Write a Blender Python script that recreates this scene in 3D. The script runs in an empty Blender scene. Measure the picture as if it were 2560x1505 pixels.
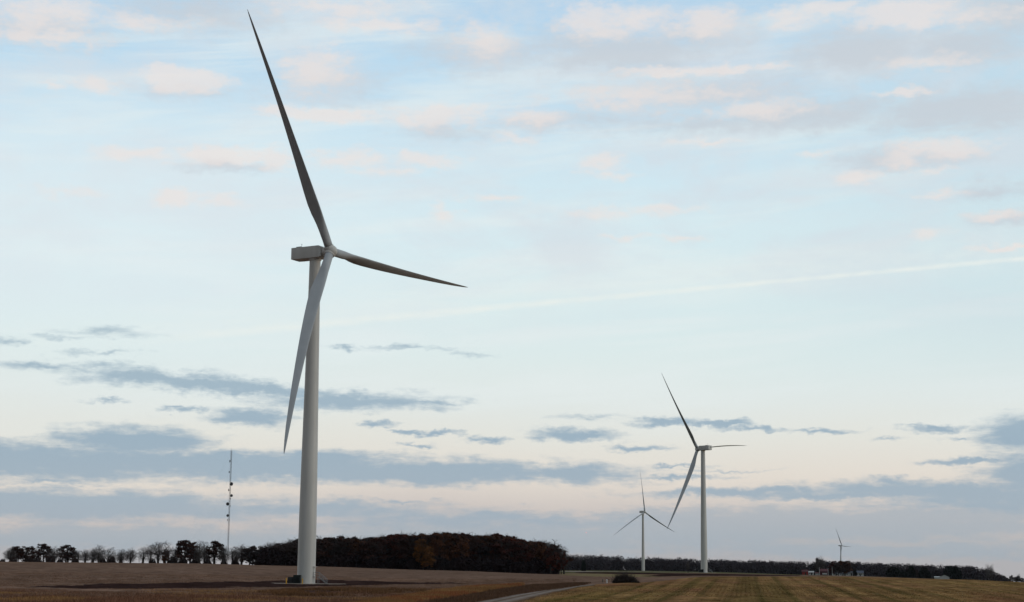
import bpy, bmesh, math, random
import numpy as np
from mathutils import Vector, Matrix

# ------------------------------------------------------------------ camera
S = bpy.context.scene
F = 4088.0                                   # focal length in pixels of the 2560 px wide photograph
PITCH = math.atan(674 / F)
ROLL = math.atan(205 / 24800.0)
EYE = 4.0
cam = bpy.data.cameras.new('camera')
cam.sensor_width = 36.0
cam.lens = 36.0 * F / 2560.0
cam.clip_start = 0.5
cam.clip_end = 60000
camo = bpy.data.objects.new('camera', cam)
S.collection.objects.link(camo)
camo.matrix_world = (Matrix.Translation((0, 0, EYE)) @ Matrix.Rotation(math.pi / 2 + PITCH, 4, 'X')
                     @ Matrix.Rotation(ROLL, 4, 'Z'))
S.camera = camo
S.render.resolution_x, S.render.resolution_y = 1024, 602
S.view_settings.view_transform = 'Standard'
S.view_settings.look = 'None'
S.view_settings.exposure = 0.0
S.view_settings.gamma = 1.0
S.cycles.max_bounces = 4
S.cycles.diffuse_bounces = 3

def ray(px, py):
    """direction of a point of the photograph (2560 x 1505)"""
    u = (px - 1280) / F
    v = (752.5 - py) / F
    c, s = math.cos(ROLL), math.sin(ROLL)
    U, V = u * c - v * s, u * s + v * c
    return np.array([U, math.cos(PITCH) - V * math.sin(PITCH), math.sin(PITCH) + V * math.cos(PITCH)])

def srgb(r, g, b):
    f = lambda c: c / 12.92 if c <= 0.04045 else ((c + 0.055) / 1.055) ** 2.4
    return (f(r / 255), f(g / 255), f(b / 255), 1)

def azel(px, py):
    d = ray(px, py)
    d = d / np.linalg.norm(d)
    return math.degrees(math.atan2(d[0], d[1])), math.degrees(math.asin(d[2]))

# ------------------------------------------------------------------ world: dusk sky
SUN_EL, SUN_AZ = 5.0, 104.0                   # azimuth clockwise from the view direction (+Y)
W = bpy.data.worlds.new('World')
S.world = W
W.use_nodes = True
NT = W.node_tree
NT.nodes.clear()

class NG:
    def __init__(s, nt): s.nt = nt
    def n(s, t, **kw):
        o = s.nt.nodes.new(t)
        for k, v in kw.items(): setattr(o, k, v)
        return o
    def put(s, sock, v):
        if hasattr(v, 'is_linked'): s.nt.links.new(v, sock)
        elif v is not None: sock.default_value = v
    def math(s, op, a, b=None, c=None, clamp=False):
        o = s.n('ShaderNodeMath', operation=op, use_clamp=clamp)
        for i, v in enumerate((a, b, c)): s.put(o.inputs[i], v)
        return o.outputs[0]
    def vec(s, op, a, b=None, c=None):
        o = s.n('ShaderNodeVectorMath', operation=op)
        for i, v in enumerate((a, b, c)): s.put(o.inputs[i], v)
        return o.outputs['Value'] if op in ('LENGTH', 'DOT_PRODUCT', 'DISTANCE') else o.outputs[0]
    def comb(s, x, y, z):
        o = s.n('ShaderNodeCombineXYZ')
        for i, v in enumerate((x, y, z)): s.put(o.inputs[i], v)
        return o.outputs[0]
    def noise(s, v, scale, detail=4.0, rough=0.55, dist=0.0):
        o = s.n('ShaderNodeTexNoise')
        s.put(o.inputs['Vector'], v)
        o.inputs['Scale'].default_value = scale
        o.inputs['Detail'].default_value = detail
        o.inputs['Roughness'].default_value = rough
        o.inputs['Distortion'].default_value = dist
        return o.outputs['Fac'], o.outputs['Color']
    def step(s, v, a, b, lo=0.0, hi=1.0):
        o = s.n('ShaderNodeMapRange', interpolation_type='SMOOTHSTEP')
        s.put(o.inputs['Value'], v)
        for i, x in zip((1, 2, 3, 4), (a, b, lo, hi)): s.put(o.inputs[i], x)
        return o.outputs[0]
    def lin(s, v, a, b, lo=0.0, hi=1.0):
        o = s.n('ShaderNodeMapRange')
        s.put(o.inputs['Value'], v)
        for i, x in zip((1, 2, 3, 4), (a, b, lo, hi)): s.put(o.inputs[i], x)
        return o.outputs[0]
    def mix(s, f, a, b, mode='MIX'):
        o = s.n('ShaderNodeMix', data_type='RGBA', blend_type=mode)
        s.put(o.inputs[0], f); s.put(o.inputs[6], a); s.put(o.inputs[7], b)
        return o.outputs[2]
    def ramp(s, f, stops):
        o = s.n('ShaderNodeValToRGB')
        e = o.color_ramp.elements
        while len(e) < len(stops): e.new(0.5)
        for i, (p, c) in enumerate(stops): e[i].position = p; e[i].color = c
        s.put(o.inputs[0], f)
        return o.outputs[0]

def build_sky():
    g = NG(NT)
    tc = g.n('ShaderNodeTexCoord')
    d = tc.outputs['Generated']
    sp = g.n('ShaderNodeSeparateXYZ'); NT.links.new(d, sp.inputs[0])
    X, Y, Z = sp.outputs
    az = g.math('MULTIPLY', g.math('ARCTAN2', X, Y), 57.2958)
    el = g.math('MULTIPLY', g.math('ARCSINE', Z), 57.2958)
    p = g.comb(az, el, 0.0)
    # clear sky and veil, by elevation
    def e(y): return (azel(1280, y)[1] + 2.0) / 92.0
    st = [(0.0, srgb(120, 112, 112)), (e(1420), srgb(184, 182, 184)), (e(1370), srgb(184, 185, 188)), (e(1300), srgb(205, 197, 194)),
          (e(1200), srgb(231, 223, 213)), (e(1100), srgb(231, 231, 224)), (e(1000), srgb(229, 236, 234)),
          (e(880), srgb(225, 239, 239)), (e(740), srgb(221, 239, 242)), (e(580), srgb(219, 239, 245)),
          (e(400), srgb(209, 234, 246)), (e(200), srgb(193, 224, 244)), (e(0), srgb(180, 214, 240)),
          ((30 + 2) / 92, srgb(184, 198, 212)), ((60 + 2) / 92, srgb(180, 182, 186)), (1.0, srgb(178, 178, 182))]
    lowf, _ = g.noise(g.vec('MULTIPLY', p, (0.05, 0.16, 0)), 1.0, 2, 0.5)
    elw = g.math('ADD', el, g.math('MULTIPLY', g.math('SUBTRACT', lowf, 0.5), 2.2))
    elw = g.math('MAXIMUM', elw, g.math('MULTIPLY', el, 0.7))
    base = g.ramp(g.math('DIVIDE', g.math('ADD', elw, 2.0), 92.0), st)
    # atmosphere model for the clear part
    sky = g.n('ShaderNodeTexSky', sky_type='NISHITA')
    sky.sun_disc = False
    sky.sun_elevation = math.radians(SUN_EL)
    sky.sun_rotation = math.radians(SUN_AZ)
    sky.altitude = 200
    nish = g.vec('SCALE', sky.outputs[0]); nish.node.inputs['Scale'].default_value = 0.1
    base = g.mix(0.05, base, nish)
    # high thin streaks
    s1, _ = g.noise(g.vec('ADD', g.vec('MULTIPLY', g.comb(az, g.math('MULTIPLY_ADD', az, -0.075, el), 0.0), (0.09, 0.75, 0)), (3.1, 0, 0)), 1.0, 5, 0.6, 0.4)
    veil = g.math('MULTIPLY', g.step(s1, 0.42, 0.68), g.step(el, 3.0, 8.0))
    base = g.mix(g.math('MULTIPLY', veil, 0.62), base, srgb(230, 238, 238))
    # the sky to the right is a little greyer
    grey = g.math('MULTIPLY', g.step(az, 3.0, 22.0), g.step(el, 5.0, 9.0))
    base = g.mix(g.math('MULTIPLY', grey, 0.40), base, srgb(190, 214, 224))
    # contrail along a great circle
    a, b = ray(560, 832), ray(2540, 648)
    nrm = np.cross(a, b); nrm /= np.linalg.norm(nrm)
    dist = g.math('MULTIPLY', g.vec('DOT_PRODUCT', d, tuple(nrm)), 57.2958 / 57.2958 * 4088.0)   # pixels of the photograph
    cn, _ = g.noise(g.vec('MULTIPLY', p, (1.2, 3.0, 0)), 1.0, 4, 0.6)
    sgn = 1.0 if np.dot(nrm, ray(1280, 400)) > 0 else -1.0
    if sgn < 0: dist = g.math('MULTIPLY', dist, -1.0)
    wid = g.lin(az, -11.0, 10.0, 15.0, 8.0)
    core = g.math('SUBTRACT', 1.0, g.math('DIVIDE', g.math('ABSOLUTE', dist), wid), clamp=True)
    core = g.math('MULTIPLY', g.math('POWER', core, 0.8), g.lin(cn, 0.3, 0.7, 0.35, 1.0))
    core = g.math('MULTIPLY', core, g.step(az, -13.5, -9.0))
    glow = g.math('SUBTRACT', 1.0, g.math('DIVIDE', g.math('ABSOLUTE', g.math('ADD', dist, -25.0)), 75.0), clamp=True)
    glow = g.math('MULTIPLY', glow, g.lin(cn, 0.3, 0.7, 0.3, 1.0))
    # domain warp for cloud shapes
    _, wc = g.noise(g.vec('MULTIPLY', p, (0.55, 1.3, 0)), 1.0, 5, 0.6)
    warp = g.vec('MULTIPLY', g.vec('SUBTRACT', wc, (0.5, 0.5, 0.5)), (2.8, 0.72, 0))
    _, wc3 = g.noise(g.vec('MULTIPLY', p, (2.2, 3.6, 0)), 1.0, 5, 0.65)
    warp = g.vec('ADD', warp, g.vec('MULTIPLY', g.vec('SUBTRACT', wc3, (0.5, 0.5, 0.5)), (0.8, 0.4, 0)))
    pw = g.vec('ADD', p, warp)
    _, wc2 = g.noise(g.vec('MULTIPLY', p, (1.1, 1.9, 0)), 1.0, 4, 0.6)
    pw2 = g.vec('ADD', p, g.vec('MULTIPLY', g.vec('SUBTRACT', wc2, (0.5, 0.5, 0.5)), (1.1, 0.7, 0)))
    fine, _ = g.noise(g.vec('MULTIPLY', p, (0.55, 3.4, 0)), 1.0, 7, 0.62)
    puffn, _ = g.noise(g.vec('MULTIPLY', p, (0.85, 1.9, 0)), 1.0, 6, 0.6)
    fine2, _ = g.noise(g.vec('MULTIPLY', p, (1.7, 5.0, 0)), 1.0, 6, 0.65)
    puff2, _ = g.noise(g.vec('MULTIPLY', p, (2.6, 4.6, 0)), 1.0, 5, 0.6)
    fine = g.math('ADD', fine, g.math('MULTIPLY', g.math('SUBTRACT', fine2, 0.5), 0.55))
    puffn = g.math('ADD', puffn, g.math('MULTIPLY', g.math('SUBTRACT', puff2, 0.5), 0.5))
    def group(blobs, pw):
        acc = None
        for bl in blobs:
            x, y, hx, hy = bl[:4]
            k = bl[4] if len(bl) > 4 else 1.0
            a0, e0 = azel(x, y)
            sx, sy = 1 / (hx / F * 57.2958), 1 / (hy / F * 57.2958)
            ln = g.vec('LENGTH', g.vec('MULTIPLY_ADD', pw, (sx, sy, 0), (-a0 * sx, -e0 * sy, 0)))
            v = g.math('MULTIPLY_ADD', ln, -k, k)
            acc = v if acc is None else g.math('MAXIMUM', acc, v)
        return acc
    low = [(60, 1150, 680, 60, 1.25), (330, 1106, 230, 50, 1.15), (640, 1164, 700, 46, 1.2), (1050, 1180, 660, 38, 1.2), (1430, 1182, 200, 34),
           (130, 1262, 760, 50, 1.15), (760, 1272, 560, 30, .8), (1150, 1300, 520, 30, .8), (120, 1203, 180, 12, .7),
           (370, 945, 230, 28), (100, 915, 110, 14, .6), (250, 918, 120, 14, .5), (520, 962, 200, 22), (660, 975, 240, 22), (870, 1003, 290, 32), (1060, 1005, 170, 10, .6),
           (630, 1042, 130, 30), (470, 1025, 60, 10, .7), (265, 1003, 60, 8, .6), (250, 882, 90, 9, .5),
           (950, 1063, 60, 10, .8), (1020, 1078, 46, 9, .8), (1090, 1083, 80, 9, .9), (1205, 1096, 60, 12, .8), (1040, 1113, 60, 7, .7),
           (990, 1248, 120, 7, .6), (830, 1255, 160, 6, .5),
           (1440, 1088, 130, 24), (1665, 1054, 100, 15), (1790, 1063, 110, 11), (1880, 1074, 120, 9, .8), (2060, 1077, 120, 9, .8),
           (1600, 1118, 90, 9, .7), (1460, 1043, 80, 9, .35), (2345, 1073, 66, 14), (2210, 1100, 60, 6, .5), (2400, 1100, 60, 6, .5),
           (2560, 1080, 150, 52), (2430, 1148, 140, 12), (2580, 1190, 170, 80), (2300, 1228, 420, 30), (2500, 1240, 420, 42), (2230, 1205, 110, 18, .8),
           (1850, 1232, 330, 16), (1690, 1192, 170, 8, .7), (1700, 1166, 90, 6, .6), (1830, 1176, 120, 6, .5), (2050, 1242, 300, 14),
           (14, 851, 46, 12, .6), (265, 832, 120, 14, .4), (160, 842, 120, 6, .3), (860, 866, 30, 12, .7), (1010, 872, 160, 7, .45), (1180, 888, 60, 6, .35)]
    haze = [(300, 1345, 900, 40), (1300, 1345, 900, 55), (2000, 1310, 900, 55, 1.2), (2200, 1375, 800, 26), (1700, 1340, 500, 50), (2450, 1285, 500, 30)]
    dl = group(low, pw)
    al = g.step(g.math('ADD', dl, g.math('MULTIPLY', g.math('SUBTRACT', fine, 0.5), 1.1)), -0.17, 0.72)
    dh = group(haze, pw)
    ah = g.step(g.math('ADD', dh, g.math('MULTIPLY', g.math('SUBTRACT', fine, 0.5), 1.3)), -0.05, 0.65)
    puff = [(465, 198, 135, 36, 1.6), (395, 200, 60, 24), (235, 212, 80, 20, .8), (130, 212, 60, 12, .6), (790, 180, 110, 60, .75), (740, 160, 60, 30, .6), (830, 140, 60, 30, .5),
            (820, 286, 175, 22, 1.3), (700, 276, 70, 14, .8), (1085, 295, 130, 34, .9), (1020, 300, 60, 24, .8), (1330, 290, 100, 30, .85), (1180, 280, 60, 24, .7),
            (545, 388, 115, 32, 1.4), (620, 392, 60, 22, .8), (695, 398, 56, 34, .9), (330, 384, 120, 22, .8), (880, 395, 130, 28, .75), (1060, 402, 110, 20, .7), (950, 425, 120, 14, .5),
            (438, 494, 64, 28, 1.3), (530, 505, 80, 20, .5), (1112, 534, 44, 22, .7), (1235, 496, 80, 12, .6), (170, 480, 90, 14, .4),
            (140, 25, 170, 40, .8), (110, 90, 170, 26, .75), (60, 40, 120, 40, .7), (950, 62, 170, 26, .8), (330, 50, 180, 24, .6), (850, 20, 200, 30, .6),
            (1480, 50, 120, 60, .95), (1600, 45, 120, 40, .6), (1760, 55, 110, 50, .9), (1990, 40, 90, 40, .8), (2250, 34, 170, 44, 1.1), (2080, 14, 130, 24, .8), (2430, 40, 150, 24, .6),
            (1210, 100, 90, 60, .7), (1690, 176, 190, 14, .9), (1830, 172, 60, 12, 1.), (1920, 168, 60, 10, .7), (2330, 155, 120, 26, .7),
            (1900, 275, 170, 28, .8), (1620, 240, 260, 40, .55), (2260, 232, 90, 10, .8), (2350, 375, 150, 32, .9), (2250, 395, 90, 24, .6), (2150, 438, 70, 18, .8), (2330, 425, 60, 14, .6), (2030, 384, 40, 12, .6),
            (1510, 408, 70, 26, .75), (1530, 440, 60, 14, .5), (1520, 532, 110, 18, .6), (1650, 522, 120, 14, .6), (1710, 597, 60, 12, .6), (1760, 358, 100, 10, .6),
            (2500, 540, 90, 14, .7), (2350, 485, 60, 12, .6), (2510, 620, 90, 8, .8), (2320, 580, 60, 14, .5), (1300, 345, 60, 16, .5), (1560, 595, 60, 10, .5)]
    greyc = [(1560, 130, 260, 60, .9), (1450, 110, 140, 60, .7), (2150, 130, 190, 62), (2400, 120, 190, 50, .9), (2000, 290, 300, 46, .9), (1750, 240, 320, 60, .6), (2400, 275, 300, 60), (2530, 30, 160, 60, .8),
             (1200, 130, 170, 56, .6), (500, 30, 240, 56, .6), (80, 70, 200, 44, .6), (1750, 90, 150, 50, .6), (1110, 325, 120, 24, .5), (1350, 305, 110, 26, .6), (560, 415, 110, 16, .6),
             (2200, 398, 120, 30, .8), (2330, 395, 140, 24, .6), (820, 210, 130, 50, .4), (1800, 310, 260, 30, .6), (2480, 480, 90, 24, .5), (1500, 300, 200, 30, .4), (2520, 550, 90, 20, .4), (470, 225, 120, 18, .3)]
    dg = group(greyc, pw2)
    ag = g.step(g.math('ADD', dg, g.math('MULTIPLY', g.math('SUBTRACT', puffn, 0.5), 1.1)), -0.35, 0.7)
    dp = group(puff, pw2)
    ap = g.step(g.math('ADD', dp, g.math('MULTIPLY', g.math('SUBTRACT', puffn, 0.5), 1.5)), -0.20, 0.70)
    # loose clouds over the rest of the sky dome
    rest, _ = g.noise(g.vec('MULTIPLY', p, (0.10, 0.22, 0)), 1.0, 6, 0.6, 0.3)
    ar = g.math('MULTIPLY', g.step(rest, 0.5, 0.66), g.step(el, 19.0, 26.0))
    c = base
    mot, _ = g.noise(g.vec('ADD', g.vec('MULTIPLY', p, (0.16, 0.42, 0)), (5.3, 2.2, 0)), 1.0, 7, 0.62, 0.3)
    mk = g.math('MULTIPLY', g.step(mot, 0.40, 0.66), g.step(el, 7.0, 12.0))
    c = g.mix(g.math('MULTIPLY', mk, 0.62), c, srgb(214, 221, 228))
    milk = g.math('MULTIPLY', g.step(az, 2.0, -14.0), g.math('MULTIPLY', g.step(el, 5.0, 10.0), g.step(el, 18.0, 12.5)))
    c = g.mix(g.math('MULTIPLY', milk, 0.45), c, srgb(226, 238, 243))
    c = g.mix(g.math('MULTIPLY', glow, 0.5), c, srgb(228, 238, 236))
    c = g.mix(g.math('MULTIPLY', core, 0.95), c, srgb(234, 240, 236))
    c = g.mix(g.math('MULTIPLY', ag, 0.85), c, srgb(200, 208, 216))
    c = g.mix(g.math('MULTIPLY', ap, 0.66), c, srgb(238, 228, 223))
    c = g.mix(g.math('MULTIPLY', ah, 0.66), c, srgb(163, 177, 188))
    lowc = g.ramp(g.lin(el, 0.0, 8.0), [(0.0, srgb(170, 176, 184)), (0.3, srgb(160, 177, 190)), (0.55, srgb(151, 174, 191)), (1.0, srgb(164, 186, 199))])
    c = g.mix(g.math('MULTIPLY', al, 0.93), c, lowc)
    c = g.mix(g.math('MULTIPLY', ar, 0.8), c, srgb(194, 184, 180))
    # dusk: the sky darkens away from the sunset, behind and to the left of the camera
    bx, by = math.sin(math.radians(42)), math.cos(math.radians(42))
    face = g.vec('DOT_PRODUCT', d, (bx, by, 1.0))
    c = g.vec('SCALE', c); sc = c.node
    NT.links.new(g.step(face, 0.18, -0.72, 1.0, 0.05), sc.inputs['Scale'])
    # below the horizon: the dark land
    c = g.mix(g.step(el, -0.8, -2.5), c, (0.03, 0.022, 0.016, 1))
    fin = g.vec('SCALE', c); fin.node.inputs['Scale'].default_value = 10.0
    bg = g.n('ShaderNodeBackground')
    NT.links.new(fin, bg.inputs['Color'])
    bg.inputs['Strength'].default_value = 0.1
    out = g.n('ShaderNodeOutputWorld')
    NT.links.new(bg.outputs[0], out.inputs['Surface'])
build_sky()

sun = bpy.data.lights.new('sun', 'SUN')
sun.energy = 0.5
sun.angle = math.radians(12)
sun.color = (1.0, 0.86, 0.70)
suno = bpy.data.objects.new('sun', sun)
S.collection.objects.link(suno)
_a, _e = math.radians(SUN_AZ), math.radians(SUN_EL)
suno.rotation_euler = Vector((math.sin(_a) * math.cos(_e), math.cos(_a) * math.cos(_e), math.sin(_e))).to_track_quat('Z', 'Y').to_euler()

# ------------------------------------------------------------------ helpers
COL = S.collection
def tag(o, label=None, cat=None, group=None, kind=None):
    if label: o['label'] = label
    if cat: o['category'] = cat
    if group: o['group'] = group
    if kind: o['kind'] = kind
    return o
def empty(name, loc, rz=0.0, label=None, cat=None, group=None):
    o = bpy.data.objects.new(name, None)
    o.empty_display_size = 0.5
    COL.objects.link(o)
    o.location = loc
    o.rotation_euler = (0, 0, rz)
    return tag(o, label, cat, group)
def mesh_obj(name, V, Fc, mat, parent=None, smooth=False):
    me = bpy.data.meshes.new(name)
    me.from_pydata([tuple(v) for v in V], [], [tuple(f) for f in Fc])
    me.materials.append(mat)
    if smooth: me.polygons.foreach_set('use_smooth', [True] * len(me.polygons))
    me.update()
    o = bpy.data.objects.new(name, me)
    COL.objects.link(o)
    if parent: o.parent = parent
    return o
def np_mesh(name, V, Q, mat, parent=None, smooth=False):
    """numpy vertices (n,3) and faces (m,k)"""
    V = np.asarray(V, np.float32); Q = np.asarray(Q, np.int32)
    me = bpy.data.meshes.new(name)
    k = Q.shape[1]
    me.vertices.add(len(V)); me.vertices.foreach_set('co', V.ravel())
    me.loops.add(Q.size); me.loops.foreach_set('vertex_index', Q.ravel())
    me.polygons.add(len(Q)); me.polygons.foreach_set('loop_start', np.arange(len(Q), dtype=np.int32) * k)
    me.polygons.foreach_set('use_smooth', np.full(len(Q), smooth))
    me.update(calc_edges=True)
    me.materials.append(mat)
    o = bpy.data.objects.new(name, me)
    COL.objects.link(o)
    if parent: o.parent = parent
    return o
class MB:
    """collects solids into one mesh"""
    def __init__(s): s.V = []; s.F = []
    def add(s, V, Fc):
        n = len(s.V); s.V += [tuple(v) for v in V]; s.F += [tuple(i + n for i in f) for f in Fc]
    def box(s, c, size, M=None):
        x, y, z = (k / 2 for k in size)
        V = [Vector((sx * x, sy * y, sz * z)) for sx in (-1, 1) for sy in (-1, 1) for sz in (-1, 1)]
        if M is not None: V = [M @ v for v in V]
        s.add([v + Vector(c) for v in V], [(0, 1, 3, 2), (4, 6, 7, 5), (0, 4, 5, 1), (2, 3, 7, 6), (0, 2, 6, 4), (1, 5, 7, 3)])
    def tube(s, a, b, r0, r1=None, n=6, cap=True):
        r1 = r0 if r1 is None else r1
        a, b = Vector(a), Vector(b)
        ax = (b - a).normalized()
        u = ax.orthogonal().normalized(); w = ax.cross(u)
        V = [a + (u * math.cos(t) + w * math.sin(t)) * r0 for t in (2 * math.pi * i / n for i in range(n))]
        V += [b + (u * math.cos(t) + w * math.sin(t)) * r1 for t in (2 * math.pi * i / n for i in range(n))]
        Fc = [(i, (i + 1) % n, n + (i + 1) % n, n + i) for i in range(n)]
        if cap: Fc += [tuple(range(n))[::-1], tuple(range(n, 2 * n))]
        s.add(V, Fc)
    def lathe(s, prof, n=48, axis=None, o=(0, 0, 0), cap=True):
        """prof: list of (radius, height)"""
        M = Matrix.Identity(3) if axis is None else Vector((0, 0, 1)).rotation_difference(Vector(axis)).to_matrix()
        V = []
        for r, h in prof:
            for i in range(n):
                t = 2 * math.pi * i / n
                V.append(M @ Vector((r * math.cos(t), r * math.sin(t), h)) + Vector(o))
        Fc = []
        for k in range(len(prof) - 1):
            for i in range(n):
                j = (i + 1) % n
                Fc.append((k * n + i, k * n + j, (k + 1) * n + j, (k + 1) * n + i))
        if cap:
            Fc += [tuple(range(n))[::-1], tuple(range((len(prof) - 1) * n, len(prof) * n))]
        s.add(V, Fc)
    def build(s, name, mat, parent=None, smooth=False, bevel=0.0, auto=None):
        o = mesh_obj(name, s.V, s.F, mat, parent, smooth)
        if bevel:
            bm = bmesh.new(); bm.from_mesh(o.data)
            bmesh.ops.bevel(bm, geom=bm.edges[:], offset=bevel, segments=3, profile=0.6, affect='EDGES', clamp_overlap=True)
            bm.to_mesh(o.data); bm.free()
        if auto is not None:
            o.data.polygons.foreach_set('use_smooth', [True] * len(o.data.polygons))
            o.data.set_sharp_from_angle(angle=math.radians(auto))
        return o

def material(name, col, rough=0.7, var=0.0, scale=1.0, spec=0.3, metal=0.0, stretch=(1, 1, 1), col2=None, emit=None):
    m = bpy.data.materials.new(name); m.use_nodes = True
    nt = m.node_tree; g = NG(nt)
    b = nt.nodes['Principled BSDF']
    b.inputs['Roughness'].default_value = rough
    b.inputs['Specular IOR Level'].default_value = spec
    b.inputs['Metallic'].default_value = metal
    c = tuple(col) + (1,) if len(col) == 3 else col
    if var or col2:
        tc = g.n('ShaderNodeTexCoord')
        f, _ = g.noise(g.vec('MULTIPLY', tc.outputs['Object'], stretch), scale, 4, 0.6)
        if col2 is None: col2 = tuple(x * (1 - var) for x in c[:3])
        k = g.mix(g.step(f, 0.35, 0.65), c, tuple(col2[:3]) + (1,))
        nt.links.new(k, b.inputs['Base Color'])
    else:
        b.inputs['Base Color'].default_value = c
    if emit:
        b.inputs['Emission Color'].default_value = tuple(emit[:3]) + (1,)
        b.inputs['Emission Strength'].default_value = emit[3]
    return m

M = {}
M['turbine'] = material('turbine_paint', (0.56, 0.555, 0.53), 0.45, 0.13, 0.35, 0.35, stretch=(1, 1, 0.12))
M['blade'] = material('blade_paint', (0.41, 0.435, 0.455), 0.5, 0.08, 0.25, 0.15)
M['dark_metal'] = material('dark_metal', (0.02, 0.022, 0.024), 0.6)
M['steel'] = material('galvanised_steel', (0.24, 0.25, 0.26), 0.5, 0.15, 6, 0.4, metal=0.3)
M['mast'] = material('mast_steel', (0.13, 0.12, 0.12), 0.6, 0.2, 2)
M['dish'] = material('dish_plastic', (0.05, 0.055, 0.06), 0.7)
M['dish_pale'] = material('pale_antenna_plastic', (0.5, 0.5, 0.5), 0.6)
M['yellow'] = material('bollard_yellow_paint', (0.62, 0.33, 0.02), 0.5, 0.15, 4)
M['box'] = material('transformer_paint', (0.012, 0.018, 0.018), 0.55, 0.2, 3)
M['concrete'] = material('concrete', (0.40, 0.37, 0.33), 0.9, 0.2, 1.5)
M['bark'] = material('bark', (0.035, 0.028, 0.026), 0.95, 0.3, 3)
M['twig'] = material('bare_twigs', (0.060, 0.047, 0.044), 0.95, 0.3, 2)
M['palebark'] = material('pale_bark', (0.085, 0.074, 0.068), 0.95, 0.3, 2)
M['paletwig'] = material('pale_bare_twigs', (0.085, 0.074, 0.070), 0.95, 0.3, 2)
def leaf(name, c1, c2):
    m = material(name, c1, 0.95, 0, 0.35, 0.0, col2=c2)
    return m
M['leaf_dark'] = leaf('dark_brown_leaves', (0.060, 0.028, 0.022), (0.030, 0.018, 0.016))
M['leaf_maroon'] = leaf('maroon_leaves', (0.095, 0.030, 0.022), (0.034, 0.018, 0.017))
M['leaf_rust'] = leaf('rust_leaves', (0.115, 0.046, 0.022), (0.050, 0.024, 0.017))
M['leaf_orange'] = leaf('orange_leaves', (0.185, 0.080, 0.024), (0.06, 0.03, 0.014))
M['leaf_grey'] = leaf('grey_brown_twig_mass', (0.056, 0.040, 0.037), (0.032, 0.024, 0.024))
M['leaf_far'] = leaf('far_grey_brown_wood', (0.038, 0.029, 0.033), (0.022, 0.019, 0.024))
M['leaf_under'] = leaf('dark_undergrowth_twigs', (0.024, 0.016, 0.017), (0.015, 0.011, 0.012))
M['conifer'] = leaf('dark_conifer_needles', (0.012, 0.017, 0.014), (0.008, 0.011, 0.010))
M['red_wall'] = material('red_barn_boards', (0.26, 0.035, 0.03), 0.8, 0.2, 2)
M['maroon_wall'] = material('maroon_barn_boards', (0.075, 0.020, 0.026), 0.8, 0.2, 2)
M['white_wall'] = material('white_siding', (0.46, 0.46, 0.45), 0.7, 0.1, 2)
M['grey_roof'] = material('grey_shingles', (0.06, 0.065, 0.08), 0.8, 0.2, 3)
M['blue_roof'] = material('blue_grey_shingles', (0.07, 0.085, 0.12), 0.8, 0.2, 3)
M['tin_roof'] = material('pale_tin_roof', (0.36, 0.38, 0.38), 0.5, 0.15, 1.5)
M['glass'] = material('dark_window_glass', (0.02, 0.022, 0.026), 0.15, spec=0.5)
M['wood_pole'] = material('weathered_pole_wood', (0.16, 0.14, 0.12), 0.9, 0.2, 3)
M['red_lamp'] = material('red_obstruction_lamp', (0.5, 0.05, 0.04), 0.4, emit=(1.0, 0.12, 0.10, 2.2))

# ------------------------------------------------------------------ terrain
PXC = np.array([-800, 0, 500, 765, 1100, 1400, 1600, 1760, 2100, 2400, 2560, 3300], float)
DIS = np.array([0, 200, 300, 398, 450, 550, 650, 750, 1080, 1600, 2300, 3200, 5000, 9000, 16000], float)
HT = np.array([
 [0, 0, 0, 0, 0, 0, 0, 0, 0, 0, 0, 0],
 [0, 0, 0, 0, 0, 0, 0, 0, 0, 0, 0, 0],
 [.5, .45, .25, .10, .15, .35, .75, 1.0, 1.2, 1.1, 1.0, .8],
 [1.6, 1.5, .95, .42, .6, 1.1, 1.8, 2.25, 2.4, 2.1, 1.7, 1.4],
 [2.4, 2.4, 1.9, 1.25, 1.2, 1.5, 2.3, 2.8, 2.95, 2.45, 1.97, 1.6],
 [4.3, 4.3, 4.1, 3.4, 2.5, 2.0, 2.5, 2.9, 3.0, 2.3, 1.6, 1.0],
 [5.6, 5.7, 5.7, 5.0, 3.76, 2.4, 2.7, 3.0, 3.0, 2.0, 1.0, 0],
 [5.4, 5.5, 5.5, 5.2, 3.9, 2.6, 2.9, 3.1, 2.9, 1.7, .4, -1],
 [4.2, 4.2, 4.2, 4.2, 3.8, 3.5, 3.6, 3.7, 2.6, .6, -1.2, -3],
 [3, 3, 3, 3, 3.2, 4.2, 4.6, 4.0, 1.8, -1.5, -4, -7],
 [2.5, 2.5, 2.5, 2.5, 3, 5, 5.3, 4.6, 0.5, -4, -7, -10],
 [1, 1, 1, 1, 2, 3.5, 4, 3, -1, -7, -11, -14],
 [-2, -2, -2, -2, -1, 0, 0, -1, -4, -14, -19, -22],
 [-12, -12, -12, -12, -12, -12, -12, -13, -18, -32, -40, -45],
 [-40, -40, -40, -40, -40, -40, -40, -42, -50, -70, -80, -90]], float)
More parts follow.
